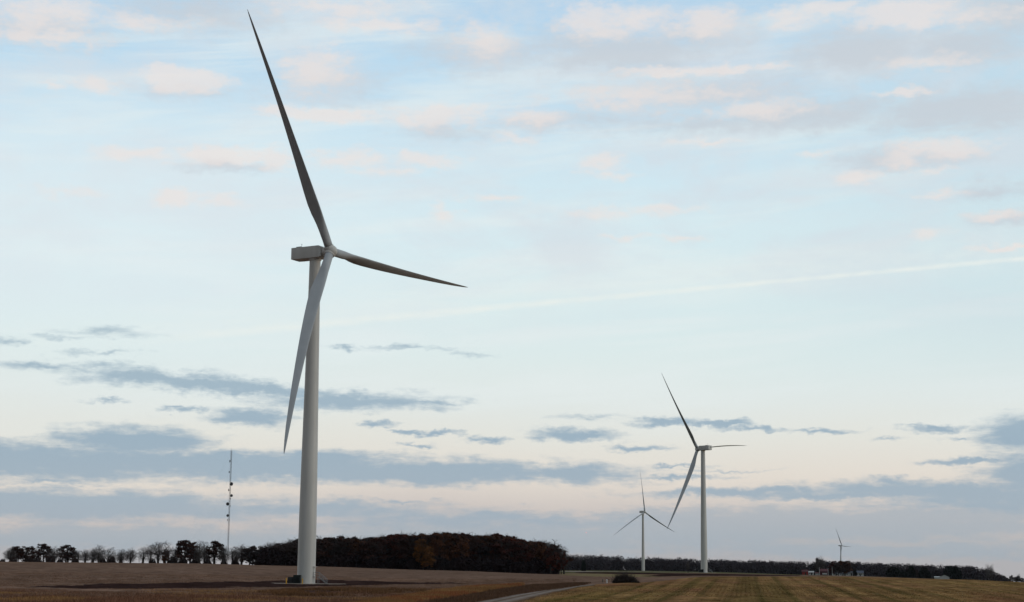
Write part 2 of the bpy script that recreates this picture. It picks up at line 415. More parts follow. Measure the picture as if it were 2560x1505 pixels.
def height(x, y):
    x = np.asarray(x, float); y = np.asarray(y, float)
    d = np.hypot(x, y)
    a = np.clip(np.arctan2(x, y), -1.2, 1.2)
    px = np.clip(1280 + F * np.tan(a), PXC[0], PXC[-1])
    d = np.clip(d, 0, DIS[-1] - 1)
    i = np.clip(np.searchsorted(DIS, d, 'right') - 1, 0, len(DIS) - 2)
    j = np.clip(np.searchsorted(PXC, px, 'right') - 1, 0, len(PXC) - 2)
    u = (px - PXC[j]) / (PXC[j + 1] - PXC[j])
    u = u * u * (3 - 2 * u) * 0.6 + u * 0.4
    row = lambda k: HT[k, j] * (1 - u) + HT[k, j + 1] * u
    i0, i3 = np.maximum(i - 1, 0), np.minimum(i + 2, len(DIS) - 1)
    p0, p1, p2, p3 = row(i0), row(i), row(i + 1), row(i3)
    x0, x1, x2, x3 = DIS[i0], DIS[i], DIS[i + 1], DIS[i3]
    h = x2 - x1
    def slope(a, b, c, xa, xb, xc):
        s1 = np.where(xb > xa, (b - a) / np.maximum(xb - xa, 1e-6), 0)
        s2 = np.where(xc > xb, (c - b) / np.maximum(xc - xb, 1e-6), 0)
        return np.where(s1 * s2 > 0, 2 * s1 * s2 / (s1 + s2 + np.where(s1 * s2 > 0, 0, 1)), 0)
    m1, m2 = slope(p0, p1, p2, x0, x1, x2), slope(p1, p2, p3, x1, x2, x3)
    t = (d - x1) / h
    z = (2*t**3 - 3*t**2 + 1) * p1 + (t**3 - 2*t**2 + t) * h * m1 + (-2*t**3 + 3*t**2) * p2 + (t**3 - t**2) * h * m2
    return z
def hz(x, y): return float(height(x, y))
def ground_at(px, py, dmin=60, dmax=6000):
    """first meeting of a line of sight with the land"""
    r = ray(px, py)
    r = r / math.hypot(r[0], r[1])
    d = np.concatenate([np.arange(dmin, 800, 0.5), np.arange(800, dmax, 4)])
    gap = EYE + r[2] * d - height(r[0] * d, r[1] * d)
    k = np.argmax(gap <= 0)
    if gap[k] > 0: k = len(d) - 1
    return (r[0] * d[k], r[1] * d[k], float(height(r[0] * d[k], r[1] * d[k])))
def at(px, dist):
    """land point at a distance along the azimuth of a column of the photograph near the horizon"""
    r = ray(px, 1425)
    r = r / math.hypot(r[0], r[1])
    return (r[0] * dist, r[1] * dist, hz(r[0] * dist, r[1] * dist))

def vnoise(x, y, seed=0):
    """smooth value noise, numpy"""
    xi, yi = np.floor(x).astype(np.int64), np.floor(y).astype(np.int64)
    fx, fy = x - xi, y - yi
    fx, fy = fx * fx * (3 - 2 * fx), fy * fy * (3 - 2 * fy)
    def hsh(a, b):
        n = (a * 374761393 + b * 668265263 + seed * 974634257) & 0x7fffffff
        n = ((n ^ (n >> 13)) * 1274126177) & 0x7fffffff
        return ((n ^ (n >> 16)) & 0xffff) / 65535.0
    return (hsh(xi, yi) * (1 - fx) + hsh(xi + 1, yi) * fx) * (1 - fy) + (hsh(xi, yi + 1) * (1 - fx) + hsh(xi + 1, yi + 1) * fx) * fy
def fbm(x, y, seed=0, o=4):
    s, a, t = 0, 0.5, 0
    for k in range(o):
        s = s + a * vnoise(x * 2**k, y * 2**k, seed + k); t += a; a *= 0.55
    return s / t

def inside(poly, x, y):
    r = np.zeros(x.shape, bool)
    n = len(poly)
    for i in range(n):
        x0, y0 = poly[i]; x1, y1 = poly[(i + 1) % n]
        c = (y0 > y) != (y1 > y)
        with np.errstate(divide='ignore', invalid='ignore'):
            r ^= c & (x < (x1 - x0) * (y - y0) / (y1 - y0 + 1e-12) + x0)
    return r
def gpoly(pts): return [ground_at(*p)[:2] for p in pts]

# land use, as outlines on the land
Z_ROADSIDE = gpoly([(1000, 1540), (1080, 1505), (1180, 1487), (1265, 1472), (1330, 1463), (1440, 1458), (1478, 1458), (1440, 1467), (1370, 1476), (1280, 1490), (1180, 1508), (1100, 1540)])     # ditch by the road
Z_GOLD = gpoly([(760, 1540), (930, 1506), (1010, 1493), (1080, 1481), (1160, 1470), (1240, 1464), (1310, 1461), (1300, 1467), (1240, 1475), (1180, 1485), (1120, 1494), (1040, 1506), (960, 1540)])
Z_GREENFIELD = gpoly([(1200, 1545), (1287, 1507), (1340, 1492), (1390, 1479), (1450, 1467), (1500, 1460.5), (1600, 1456), (1690, 1449), (1740, 1443), (1800, 1441.5)]) 
Z_GREENFIELD += [(300, 700), (700, 800), (900, 600), (600, 120), (60, 60), (10, 60)]
Z_DARK = gpoly([(60, 1467), (300, 1460), (640, 1452.5), (760, 1449), (850, 1450), (1000, 1455), (1200, 1457.5), (1000, 1461), (840, 1465), (640, 1469), (420, 1473), (215, 1474)])
Z_APRON = gpoly([(735, 1472), (840, 1470), (880, 1474), (850, 1480), (800, 1483), (730, 1480)])
Z_STRIP = gpoly([(1440, 1430), (1600, 1431.5), (1700, 1433.5), (1800, 1434.8), (2000, 1438.2), (2000, 1440.2), (1800, 1439.5), (1640, 1441.5), (1600, 1440.6), (1660, 1436.5), (1440, 1433)])
Z_TAN = gpoly([(1400, 1434), (1460, 1433.5), (1640, 1437), (1600, 1440.5), (1690, 1442), (1560, 1442.5), (1400, 1437.5)])
Z_PALE = [at(1395, 1500)[:2], at(1470, 1500)[:2], at(1500, 1320)[:2], at(2200, 1320)[:2], at(2200, 1250)[:2], at(1500, 1170)[:2], at(1440, 1050)[:2], at(1405, 1150)[:2]]
Z_FARGREEN = [at(1395, 1090)[:2], at(2300, 1180)[:2], at(2300, 860)[:2], at(1640, 980)[:2], at(1395, 860)[:2]]

C_STUB = np.array([0.146, 0.094, 0.070]); C_STUB2 = np.array([0.165, 0.096, 0.063])
C_DARK = np.array([0.032, 0.018, 0.016]); C_GOLD = np.array([0.265, 0.145, 0.062]); C_DITCH = np.array([0.088, 0.052, 0.036])
C_GRN = np.array([0.225, 0.138, 0.060]); C_TAN = np.array([0.17, 0.135, 0.075]); C_PALE = np.array([0.20, 0.17, 0.145])
C_FGR = np.array([0.075, 0.074, 0.036]); C_WEED = np.array([0.18, 0.082, 0.048])

def zone_colour(x, y):
    d = np.hypot(x, y)
    wob = 1 + 0 * x
    jx = x + (fbm(x / 5, y / 5, 3) - .5) * 6.0
    jy = y + (fbm(x / 6 + 40, y / 6, 5) - .5) * 14.0
    c = np.empty(x.shape + (3,))
    n1 = fbm(x / 45, y / 45, 11)[..., None]
    n2 = fbm(x / 9, y / 16, 13)[..., None]
    c[:] = C_STUB * (0.66 + 0.36 * n1 + 0.34 * n2)
    # reddish weeds near the lower edge of the stubble field
    near = np.clip((330 - d) / 90, 0, 1)[..., None] * np.clip((fbm(x / 14, y / 22, 17)[..., None] - 0.35) * 4, 0, 1)
    c = c * (1 - near * 0.4) + C_WEED * near * 0.4
    band = np.clip(1 - np.abs(d - 455) / 22, 0, 1)[..., None] * (x < 0)[..., None]
    c = c * (1 - band * 0.35) + C_STUB2 * 1.15 * band * 0.35
    far = np.clip((d - 900) / 200, 0, 1)[..., None]
    c = c * (1 - far) + C_FGR * far
    def put(poly, col, j=1.0, k=1.0):
        m = inside(poly, x + (jx - x) * j, y + (jy - y) * j)
        c[m] = c[m] * (1 - k) + (col if col.ndim == 1 else col[m]) * k
    put(Z_FARGREEN, C_FGR); put(Z_PALE, C_PALE, 2); put(Z_TAN, C_TAN); put(Z_STRIP, C_DARK * .9)
    put(Z_DARK, C_DARK, 1.3); put(Z_APRON, C_DARK * 1.6, 1, .8)
    put(Z_ROADSIDE, C_DITCH); gm = np.clip((fbm(x / 7, y / 14, 23)[..., None] - .47) * 5, 0, 1); put(Z_GOLD, C_GOLD * gm + C_STUB * .75 * (1 - gm), 2.2)
    m = inside(Z_GREENFIELD, jx, jy)
    # drilling and tractor rows run about 8 degrees right of the view
    th = math.radians(8.1)
    u = x * math.cos(th) - y * math.sin(th); w = x * math.sin(th) + y * math.cos(th)
    rows = fbm(u / 1.25 + 7, w / 200, 31, 3)
    trk = fbm(u / 3.6, w / 300, 37, 2)
    g1 = np.clip((rows - 0.40) * 3.4, 0, 1)[..., None]
    dark = np.clip((0.40 - trk) * 6, 0, 1)[..., None]
    red = np.clip((fbm(x / 16 + 9, y / 30, 41) - 0.48) * 5, 0, 1)[..., None]
    col = C_GRN * (0.76 + 0.36 * g1)
    k = np.abs(((u + 1.2 * (fbm(u / 30, w / 300, 47, 2) - .5)) % 4.7) - 2.35)
    track = (np.clip((0.75 - k) * 2.2, 0, 1) * np.clip((fbm(np.floor(u / 4.7) * 3.3, w / 160, 49, 2) - .3) * 3, 0, 1))[..., None]
    col = col * (1 - red * .7) + np.array([0.205, 0.098, 0.056]) * red * .7
    col = col * (1 - dark * .45) + np.array([0.070, 0.058, 0.020]) * dark * .45
    col = col * (1 - track * .7) + np.array([0.085, 0.066, 0.024]) * track * .7
    left = np.clip((30 - x) / 25, 0, 1)[..., None]
    grn = np.clip((fbm(u / 5, w / 90, 43) - .42) * 5, 0, 1)[..., None] * (0.3 + .7 * left)
    col = col * (1 - grn * .5) + np.array([0.125, 0.098, 0.028]) * grn * .5
    c[m] = col[m]
    c *= (1 + np.clip((700 - d) / 300, 0, 1) * (1.1 * fbm(x / 2.6, y / 7, 91) - .55))[..., None]
    return c

def ground_material(name, scale, amp, bump):
    m = bpy.data.materials.new(name); m.use_nodes = True
    nt = m.node_tree; g = NG(nt); b = nt.nodes['Principled BSDF']
    b.inputs['Roughness'].default_value = 0.95
    b.inputs['Specular IOR Level'].default_value = 0.0
    at_ = g.n('ShaderNodeVertexColor', layer_name='land')
    tc = g.n('ShaderNodeTexCoord')
    f1, _ = g.noise(tc.outputs['Object'], scale, 6, 0.65)
    f2, _ = g.noise(tc.outputs['Object'], scale * 6, 4, 0.6)
    k = g.math('ADD', g.lin(f1, 0.3, 0.7, 1 - amp, 1 + amp), g.lin(f2, 0.3, 0.7, -amp * .6, amp * .6))
    sc = g.vec('SCALE', at_.outputs['Color']); nt.links.new(k, sc.node.inputs['Scale'])
    nt.links.new(sc, b.inputs['Base Color'])
    bp = g.n('ShaderNodeBump'); bp.inputs['Strength'].default_value = bump; bp.inputs['Distance'].default_value = 0.25
    nt.links.new(f2, bp.inputs['Height']); nt.links.new(bp.outputs[0], b.inputs['Normal'])
    return m

def build_ground():
    ang = np.radians(np.concatenate([np.arange(-180, -60, 5), np.arange(-60, -24, 1.5), np.arange(-24, -19.5, .25), np.arange(-19.5, 19.5, .045),
                                     np.arange(19.5, 24, .25), np.arange(24, 60, 1.5), np.arange(60, 180, 5)]))
    rad = np.concatenate([[8, 25, 50, 80, 110, 135, 155], np.arange(165, 480, 1.6), np.arange(480, 800, 4), np.arange(800, 1700, 12), np.arange(1700, 3400, 60),
                          [3800, 4500, 5500, 7000, 9000, 12000, 15900]])
    A, R = np.meshgrid(ang, rad)
    X, Y = R * np.sin(A), R * np.cos(A)
    Zg = height(X, Y)
    rough = np.clip((R - 100) / 60, 0, 1) * np.clip((900 - R) / 300, 0, 1)
    Zg = Zg + ((fbm(X / 3.0, Y / 3.0, 51, 3) - .5) * 0.26 + (fbm(X / 40.0, Y / 30.0, 53, 2) - .5) * 0.5 * np.clip((390 - R) / 100, 0, 1)) * rough
    na, nr = len(ang), len(rad)
    V = np.stack([X, Y, Zg], -1).reshape(-1, 3)
    V = np.vstack([V, [[0, 0, 0]]])
    i = np.arange(nr - 1)[:, None] * na + np.arange(na)[None, :]
    j = np.arange(nr - 1)[:, None] * na + (np.arange(na)[None, :] + 1) % na
    Q = np.stack([i, j, j + na, i + na], -1).reshape(-1, 4)[:, ::-1]
    cap = np.stack([np.arange(na), (np.arange(na) + 1) % na, np.full(na, len(V) - 1), np.full(na, len(V) - 1)], -1)
    o = np_mesh('ground', V, Q, ground_material('field_soil_and_stubble', 0.45, 0.30, 0.5), smooth=True)
    colv = zone_colour(X, Y).reshape(-1, 3)
    colv = np.vstack([colv, [[.1, .08, .05]]])
    ca = o.data.color_attributes.new('land', 'FLOAT_COLOR', 'POINT')
    ca.data.foreach_set('color', np.hstack([colv, np.ones((len(colv), 1))]).astype(np.float32).ravel())
    tag(o, kind='structure')
    return o
ground = build_ground()

def ribbon(name, left, right, mat, lift, sub=14, kind='structure'):
    """a made-up surface (road, pad) between two edges, following the land"""
    L = np.array(left, float); Rr = np.array(right, float)
    t = np.linspace(0, len(L) - 1, (len(L) - 1) * sub + 1)
    li = np.stack([np.interp(t, np.arange(len(L)), L[:, k]) for k in (0, 1)], -1)
    ri = np.stack([np.interp(t, np.arange(len(L)), Rr[:, k]) for k in (0, 1)], -1)
    prof = [(-0.06, -0.25), (0, 0.0), (.2, .03), (.28, -.02), (.36, .03), (.5, .05), (.64, .03), (.72, -.02), (.8, .03), (1, 0), (1.06, -.25)]
    V = []
    for a, b in zip(li, ri):
        for s, dz in prof:
            p = a + (b - a) * s
            w = (fbm(p[0] * .9, p[1] * .9, 61, 3) - .5)
            p = p + (b - a) * w * (0.10 if s in (0, 1, -.06, 1.06) else 0)
            V.append((p[0], p[1], hz(p[0], p[1]) + lift + dz))
    n = len(prof)
    Fc = [(i * n + k, i * n + k + 1, (i + 1) * n + k + 1, (i + 1) * n + k) for i in range(len(li) - 1) for k in range(n - 1)]
    o = mesh_obj(name, V, Fc, mat, smooth=True)
    tint = np.array([(.12, .08, .055), (.15, .105, .075), (.25, .205, .18), (.30, .26, .235), (.25, .21, .185), (.16, .115, .085), (.25, .21, .185), (.30, .26, .235), (.25, .205, .18), (.15, .105, .075), (.12, .08, .055)])
    cc = np.tile(tint, (len(li), 1)) * (.5 + .5 * fbm(np.array(V)[:, 0] / 1.5, np.array(V)[:, 1] / 4, 63))[:, None]
    ca = o.data.color_attributes.new('land', 'FLOAT_COLOR', 'POINT')
    ca.data.foreach_set('color', np.hstack([cc, np.ones((len(cc), 1))]).astype(np.float32).ravel())
    return tag(o, kind=kind)

def gravel_material():
    m = bpy.data.materials.new('gravel'); m.use_nodes = True
    nt = m.node_tree; g = NG(nt); b = nt.nodes['Principled BSDF']
    b.inputs['Roughness'].default_value = 0.95; b.inputs['Specular IOR Level'].default_value = 0.1
    tc = g.n('ShaderNodeTexCoord')
    f1, _ = g.noise(tc.outputs['Object'], 0.6, 6, 0.7); f2, _ = g.noise(tc.outputs['Object'], 5, 3, 0.6)
    c = g.mix(g.step(f1, .35, .65), (0.16, 0.125, 0.105, 1), (0.28, 0.235, 0.20, 1))
    c = g.mix(g.step(f2, .5, .75, 0, .5), c, (0.09, 0.065, 0.05, 1))
    nt.links.new(c, b.inputs['Base Color'])
    bp = g.n('ShaderNodeBump'); bp.inputs['Distance'].default_value = .05
    nt.links.new(f2, bp.inputs['Height']); nt.links.new(bp.outputs[0], b.inputs['Normal'])
    return m
M['gravel'] = gravel_material()
RL = [ground_at(*p) for p in [(1090, 1540), (1189, 1506), (1280, 1488.5), (1366, 1474), (1430, 1466), (1478, 1462)]]
RR = [ground_at(*p) for p in [(1170, 1545), (1285, 1506), (1330, 1494.5), (1382, 1481), (1443, 1468.5), (1490, 1463)]]
RL = [(-20, 40, 0)] + RL; RR = [(-14, 38, 0)] + RR
ribbon('gravel_road', RL, RR, ground_material('gravel_track', 1.2, 0.25, 0.5), 0.07)

# ------------------------------------------------------------------ wind turbines
def blade_sections():
    # radius fraction, chord (m), thickness ratio, twist (deg), pitch-axis position from the leading edge
    return [(.022, 2.05, 1.0, 13, .5), (.05, 2.05, 1.0, 13, .5), (.085, 2.25, .88, 13, .47), (.12, 2.75, .66, 13, .41), (.16, 3.35, .47, 12, .36),
            (.20, 3.62, .37, 10.5, .33), (.25, 3.52, .31, 9, .31), (.32, 3.25, .28, 7, .30), (.40, 2.90, .25, 5, .29), (.50, 2.46, .22, 3.4, .28),
            (.60, 2.06, .20, 2.2, .28), (.70, 1.68, .19, 1.3, .28), (.80, 1.32, .18, .6, .28), (.88, 1.02, .17, .2, .28), (.94, .70, .17, 0, .30), (.98, .42, .17, 0, .34), (1.0, .12, .2, 0, .4)]
def airfoil(n=14):
    up = []
    for k in range(n + 1):
        x = 0.5 * (1 - math.cos(math.pi * k / n))
        y = 5 * (0.2969 * math.sqrt(x) - 0.126 * x - 0.3516 * x * x + 0.2843 * x ** 3 - 0.1036 * x ** 4)
        up.append((x, y))
    pts = [(x, y * .56) for x, y in up] + [(x, -y * .44) for x, y in reversed(up[1:-1])]
    return pts
AF = airfoil()
def make_blade(R, s, e, gdir, parent, pitch, bow, k):
    """s: span direction, e: leading-edge direction, gdir: thickness direction (unit vectors, root frame)"""
    V = []; nsec = blade_sections()
    # refine along the span
    key = np.array(nsec)
    fr = np.unique(np.concatenate([np.linspace(.022, 1, 60), key[:, 0]]))
    n = len(AF)
    for t in fr:
        ch, tk, tw, ax = (np.interp(t, key[:, 0], key[:, i]) for i in (1, 2, 3, 4))
        ch *= R / 61.0
        a = math.radians(pitch + tw)
        ca, sa = math.cos(a), math.sin(a)
        e2 = e * ca + gdir * sa; g2 = gdir * ca - e * sa
        c0 = s * (R * t) + gdir * (bow * (t * t - t))
        round_ = min(max((tk - .45) / .5, 0), 1); round_ = round_ * round_ * (3 - 2 * round_)
        for (x, y) in AF:
            th = math.acos(max(-1, min(1, 1 - 2 * x)))
            yc = math.sin(th) * .5 * (1 if y >= 0 else -1)
            yy = (y * tk * 1.02) * (1 - round_) + yc * tk * round_
            V.append(tuple(c0 + e2 * ((ax - x) * ch) + g2 * (yy * ch)))
    Fc = []
    for i in range(len(fr) - 1):
        for j in range(n):
            Fc.append((i * n + j, i * n + (j + 1) % n, (i + 1) * n + (j + 1) % n, (i + 1) * n + j))
    Fc += [tuple(range(n))[::-1], tuple(range((len(fr) - 1) * n, len(fr) * n))]
    return mesh_obj('blade', V, Fc, M['blade'], parent, True)

def turbine(base, yaw, phi, R, tilt, cone, oh, label, pitch=0.0, bow=3.0, H=80.0, fine=True):
    root = empty('wind_turbine', base, 0, label, 'wind turbine', 'wind turbines')
    tw = MB()
    prof = [(2.17, 0), (2.15, 6), (2.12, 14), (2.0, 26), (1.83, 38), (1.62, 53), (1.48, 66), (1.36, H - 1.1)]
    pz = np.array([p[1] for p in prof]); pr = np.array([p[0] for p in prof])
    zs = [0, .25, .2501] + list(np.linspace(2, H - 1.1, 30))
    P = []
    joints = (24.5, 50.5)
    for z in sorted(zs + [j + q for j in joints for q in (-.09, -.085, .085, .09)]):
        r = float(np.interp(z, pz, pr))
        if z < .2501: r += .09
        if any(abs(z - j) < .087 for j in joints): r += .025
        P.append((r, z))
    tw.lathe(P, 64)
    tw.build('tower', M['turbine'], root, auto=40)
    n = Vector((math.sin(yaw) * math.cos(tilt), math.cos(yaw) * math.cos(tilt), math.sin(tilt)))
    t = Vector((0, 0, 1)).cross(n).normalized(); w = n.cross(t)
    nh = Vector((math.sin(yaw), math.cos(yaw), 0)); side = Vector((nh.y, -nh.x, 0))
    fx = Matrix((side, nh, Vector((0, 0, 1)))).transposed()
    # nacelle: a box with rounded edges and an under-cut rear
    hubp = Vector((0, 0, H)) + n * oh
    w2, zb, zt = 1.75, H - .95, H + 2.05
    yb, yf = -6.1, 2.5
    nb = MB()
    pts = [(-w2, yb, zb + .06), (w2, yb, zb + .06), (w2, yb, zt - .02), (-w2, yb, zt - .02),
           (-w2, yb + 1.6, zb), (w2, yb + 1.6, zb), (w2, yf - .45, zb), (-w2, yf - .45, zb), (w2, yf - .45, zt), (-w2, yf - .45, zt),
           (-w2 * .82, yf, zb + .3), (w2 * .82, yf, zb + .3), (w2 * .82, yf, zt - .25), (-w2 * .82, yf, zt - .25), (-w2, yb + 1.6, zt), (w2, yb + 1.6, zt)]
    nb.add([fx @ Vector(p) for p in pts], [(0, 3, 2, 1), (0, 1, 5, 4), (4, 5, 6, 7), (6, 11, 10, 7), (10, 11, 12, 13), (13, 12, 8, 9),
        (3, 14, 15, 2), (14, 9, 8, 15), (1, 2, 15, 5), (5, 15, 8, 6), (6, 8, 12, 11), (0, 4, 14, 3), (4, 7, 9, 14), (7, 10, 13, 9)])
    nac = nb.build('nacelle', M['turbine'], root, bevel=.12, auto=40)
    v = MB()
    v.box(fx @ Vector((-w2 + .55, yb + 2.2, zt + .05)), (1.0, 1.4, .16), fx)
    v.box(fx @ Vector((w2 - .55, yb + 2.2, zt + .05)), (1.0, 1.4, .16), fx)
    v.build('roof_vent', M['dark_metal'], nac)
    v = MB(); v.box(fx @ Vector((.5, yb + .02, zb + 1.9)), (.7, .12, .6), fx)
    v.build('rear_vent', M['dark_metal'], nac)
    wm = MB(); b0 = fx @ Vector((-.7, yb + 1.4, zt)); wm.tube(b0, b0 + Vector((0, 0, 1.35)), .05, .035, 6)
    wm.tube(b0 + Vector((0, 0, 1.2)) - side * .3, b0 + Vector((0, 0, 1.2)) + side * .3, .03, .03, 5)
    wm.build('weather_mast', M['mast'], nac)
    br = MB(); br.tube(Vector((0, 0, H - 1.35)), Vector((0, 0, H - .9)), 1.55, 1.55, 40)
    br.build('yaw_ring', M['turbine'], root, auto=40)
    # hub: rounded body with three blade collars
    hb = MB()
    hb.lathe([(.95, -1.95), (1.28, -1.6), (1.42, -.9), (1.46, 0), (1.36, .7), (1.12, 1.25), (.72, 1.62), (.3, 1.76)], 40, n, hubp)
    for kk in range(3):
        a = phi + kk * 2 * math.pi / 3
        s0 = (w * math.cos(a) + t * math.sin(a))
        hb.lathe([(1.30, .3), (1.30, 1.22), (1.22, 1.36), (1.10, 1.38)], 36, s0, hubp)
    hb.build('hub', M['turbine'], root, auto=35)
    for kk in range(3):
        a = phi + kk * 2 * math.pi / 3
        s0 = w * math.cos(a) + t * math.sin(a)
        tg = t * math.cos(a) - w * math.sin(a)
        s1 = (s0 * math.cos(cone) + n * math.sin(cone)).normalized()
        e = (n - s1 * n.dot(s1)).normalized()
        gd = s1.cross(e)
        if gd.dot(tg) < 0: gd = -gd
        o = make_blade(R, s1, e, gd, root, pitch, bow[kk] if isinstance(bow, tuple) else bow, kk)
        o.location = hubp
    return root

D2 = math.radians
def vbase(px, d, py=1445):
    r = ray(px, py); r = r / math.hypot(r[0], r[1])
    return (r[0] * d, r[1] * d, hz(r[0] * d, r[1] * d))
B1 = vbase(765, 399.5, 1459); B2 = vbase(1760.6, 1080, 1431.5); B3 = vbase(1608, 2290, 1426); B4 = vbase(2103, 4886, 1430)
B4 = (B4[0], B4[1], 2.5)
turbine(B1, D2(118.8), D2(-29.8), 61.4, D2(8.1), D2(3.2), 4.5, 'tallest wind turbine, nearest the camera, a black transformer and stairs at its foot', pitch=-21, bow=(-2.8, -1.2, -4.4))
turbine(B2, D2(-44.5), D2(35.4), 58.5, D2(2.4), D2(4.1), 4.4, 'medium wind turbine turned away to the left, standing behind the striped field', pitch=-21, bow=-3.0)
turbine(B3, D2(150), D2(-3.5), 59.5, D2(2), D2(-4), 4.5, 'small wind turbine with one blade straight up, its tower before the far wood', pitch=-21, bow=-2.0)
turbine(B4, D2(129), D2(-27.5), 56, D2(8), D2(1.7), 4.5, 'tiny far wind turbine rising behind the wood above the farm', pitch=-21, bow=-2.5)

# ------------------------------------------------------------------ at the foot of the turbines
def pad(base, r, name='concrete_pad'):
    m = MB()
    m.lathe([(r + .5, -.6), (r + .25, .12), (r, .16)], 48)
    o = m.build(name, M['concrete']); o.location = base
    return tag(o, kind='structure')
def gravel_apron(base, rx, ry):
    V, Fc = [], []
    n = 48
    rings = (0, .35, .7, 1.0, 1.04)
    for k in rings:
        for i in range(n):
            t = 2 * math.pi * i / n
            q = k * (1 + .08 * math.sin(3 * t + 1) + .05 * math.sin(7 * t))
            x, y = base[0] + rx * q * math.cos(t), base[1] + ry * q * math.sin(t)
            V.append((x, y, hz(x, y) + (.10 if k <= 1 else -.2)))
    for a in range(len(rings) - 1):
        for i in range(n):
            Fc.append((a * n + i, a * n + (i + 1) % n, (a + 1) * n + (i + 1) % n, (a + 1) * n + i))
    return tag(mesh_obj('gravel_pad', V, Fc, M['gravel'], smooth=True), kind='structure')
def transformer(loc, label):
    r = empty('transformer', loc, 0, label, 'transformer', 'transformers beside turbine towers')
    m = MB(); m.box((0.55, 0, 1.05), (1.7, 1.7, 1.9)); m.box((.55, 0, 2.03), (1.8, 1.8, .08))
    m.build('tank', M['box'], r, bevel=.03)
    m = MB(); m.box((-.95, .1, .82), (1.25, 1.5, 1.5)); m.build('cabinet', M['box'], r, bevel=.03)
    for k in range(7):
        m = MB(); m.box((-.2 + k * .25, -.98, 1.0), (.05, .22, 1.4)); m.build('cooling_fin', M['box'], r)
    m = MB(); m.box((-.95, -.67, .85), (.95, .05, 1.15)); m.build('cabinet_door', M['dark_metal'], r)
    m = MB(); m.box((-.1, 0, .05), (3.2, 2.1, .12)); m.build('plinth', M['concrete'], r)
    return r
def stairs(loc, rz, label):
    r = empty('access_stairs', loc, rz, label, 'stairs', 'steel access stairs')
    Hh, run, w = 1.62, 2.1, .9
    m = MB(); m.box((.55, 0, Hh), (1.3, w, .06)); m.build('platform', M['steel'], r)
    for s in (-1, 1):
        m = MB(); a, b = Vector((1.2, s * w / 2, Hh)), Vector((1.2 + run, s * w / 2, 0)); m.tube(a, b, .07, .07, 4); m.build('stringer', M['steel'], r)
        m = MB()
        up = Vector((0, 0, 1.05))
        m.tube(a + up, b + up, .04, .04, 5); m.tube(a + up * .55, b + up * .55, .03, .03, 5)
        m.tube(Vector((0, s * w / 2, Hh + 1.05)), a + up, .04, .04, 5); m.tube(Vector((0, s * w / 2, Hh + .55)), a + up * .55, .03, .03, 5)
        for q in (0, .5, 1): p = a.lerp(b, q); m.tube(p, p + up, .035, .035, 5)
        m.tube((.02, s * w / 2, Hh), (.02, s * w / 2, Hh + 1.05), .035, .035, 5)
        m.build('handrail', M['steel'], r)
        m = MB(); m.tube((1.1, s * w / 2, 0), (1.1, s * w / 2, Hh), .05, .05, 5); m.build('leg', M['steel'], r)
    for k in range(7):
        q = (k + .6) / 7.4
        m = MB(); m.box((1.2 + run * q, 0, Hh * (1 - q)), (.26, w - .06, .04)); m.build('tread', M['steel'], r)
    return r
for (B, ll) in ((B1, 'at the foot of the nearest turbine'), (B2, 'at the foot of the medium turbine')):
    pad(B, 3.1); gravel_apron((B[0], B[1]), 8.5 if B is B1 else 7, 4.5)
    transformer((B[0] - 2.3, B[1] - 3.0, hz(B[0] - 2.3, B[1] - 3.0) + .08), 'black transformer box with cooling fins ' + ll)
    stairs((B[0] + 1.98, B[1] - .9, hz(B[0] + 2, B[1] - .9) + .1), D2(-14), 'grey steel stairs with handrails ' + ll)
    # door in the tower wall above the platform
    m = MB(); dx, dy = math.cos(D2(-22)), math.sin(D2(-22))
    m.box((2.14 * dx, 2.14 * dy, 2.85), (.16, .95, 2.2), Matrix.Rotation(D2(-22), 3, 'Z'))
    dr = m.build('door', M['turbine'], [o for o in COL.objects if o.name.startswith('wind_turbine') and (o.location - Vector(B)).length < .1][0], bevel=.05)
    m = MB(); m.box((2.3 * dx, 2.3 * dy, 4.1), (.5, 1.3, .1), Matrix.Rotation(D2(-22), 3, 'Z')); m.build('door_hood', M['turbine'], dr)
def bollard(px, lab):
    p = vbase(px, 395.0, 1466)
    o = empty('bollard', (p[0], p[1], p[2] + .02), 0, lab, 'bollard', 'yellow bollards')
    m = MB(); m.lathe([(.13, -.1), (.13, 1.22), (.11, 1.30), (.06, 1.345), (.01, 1.36)], 16); m.build('post', M['yellow'], o, auto=40)
    return o
bollard(715.3, 'yellow bollard standing apart, left of the black transformer'); bollard(755.5, 'yellow bollard in front of the tower wall, right of the black transformer')

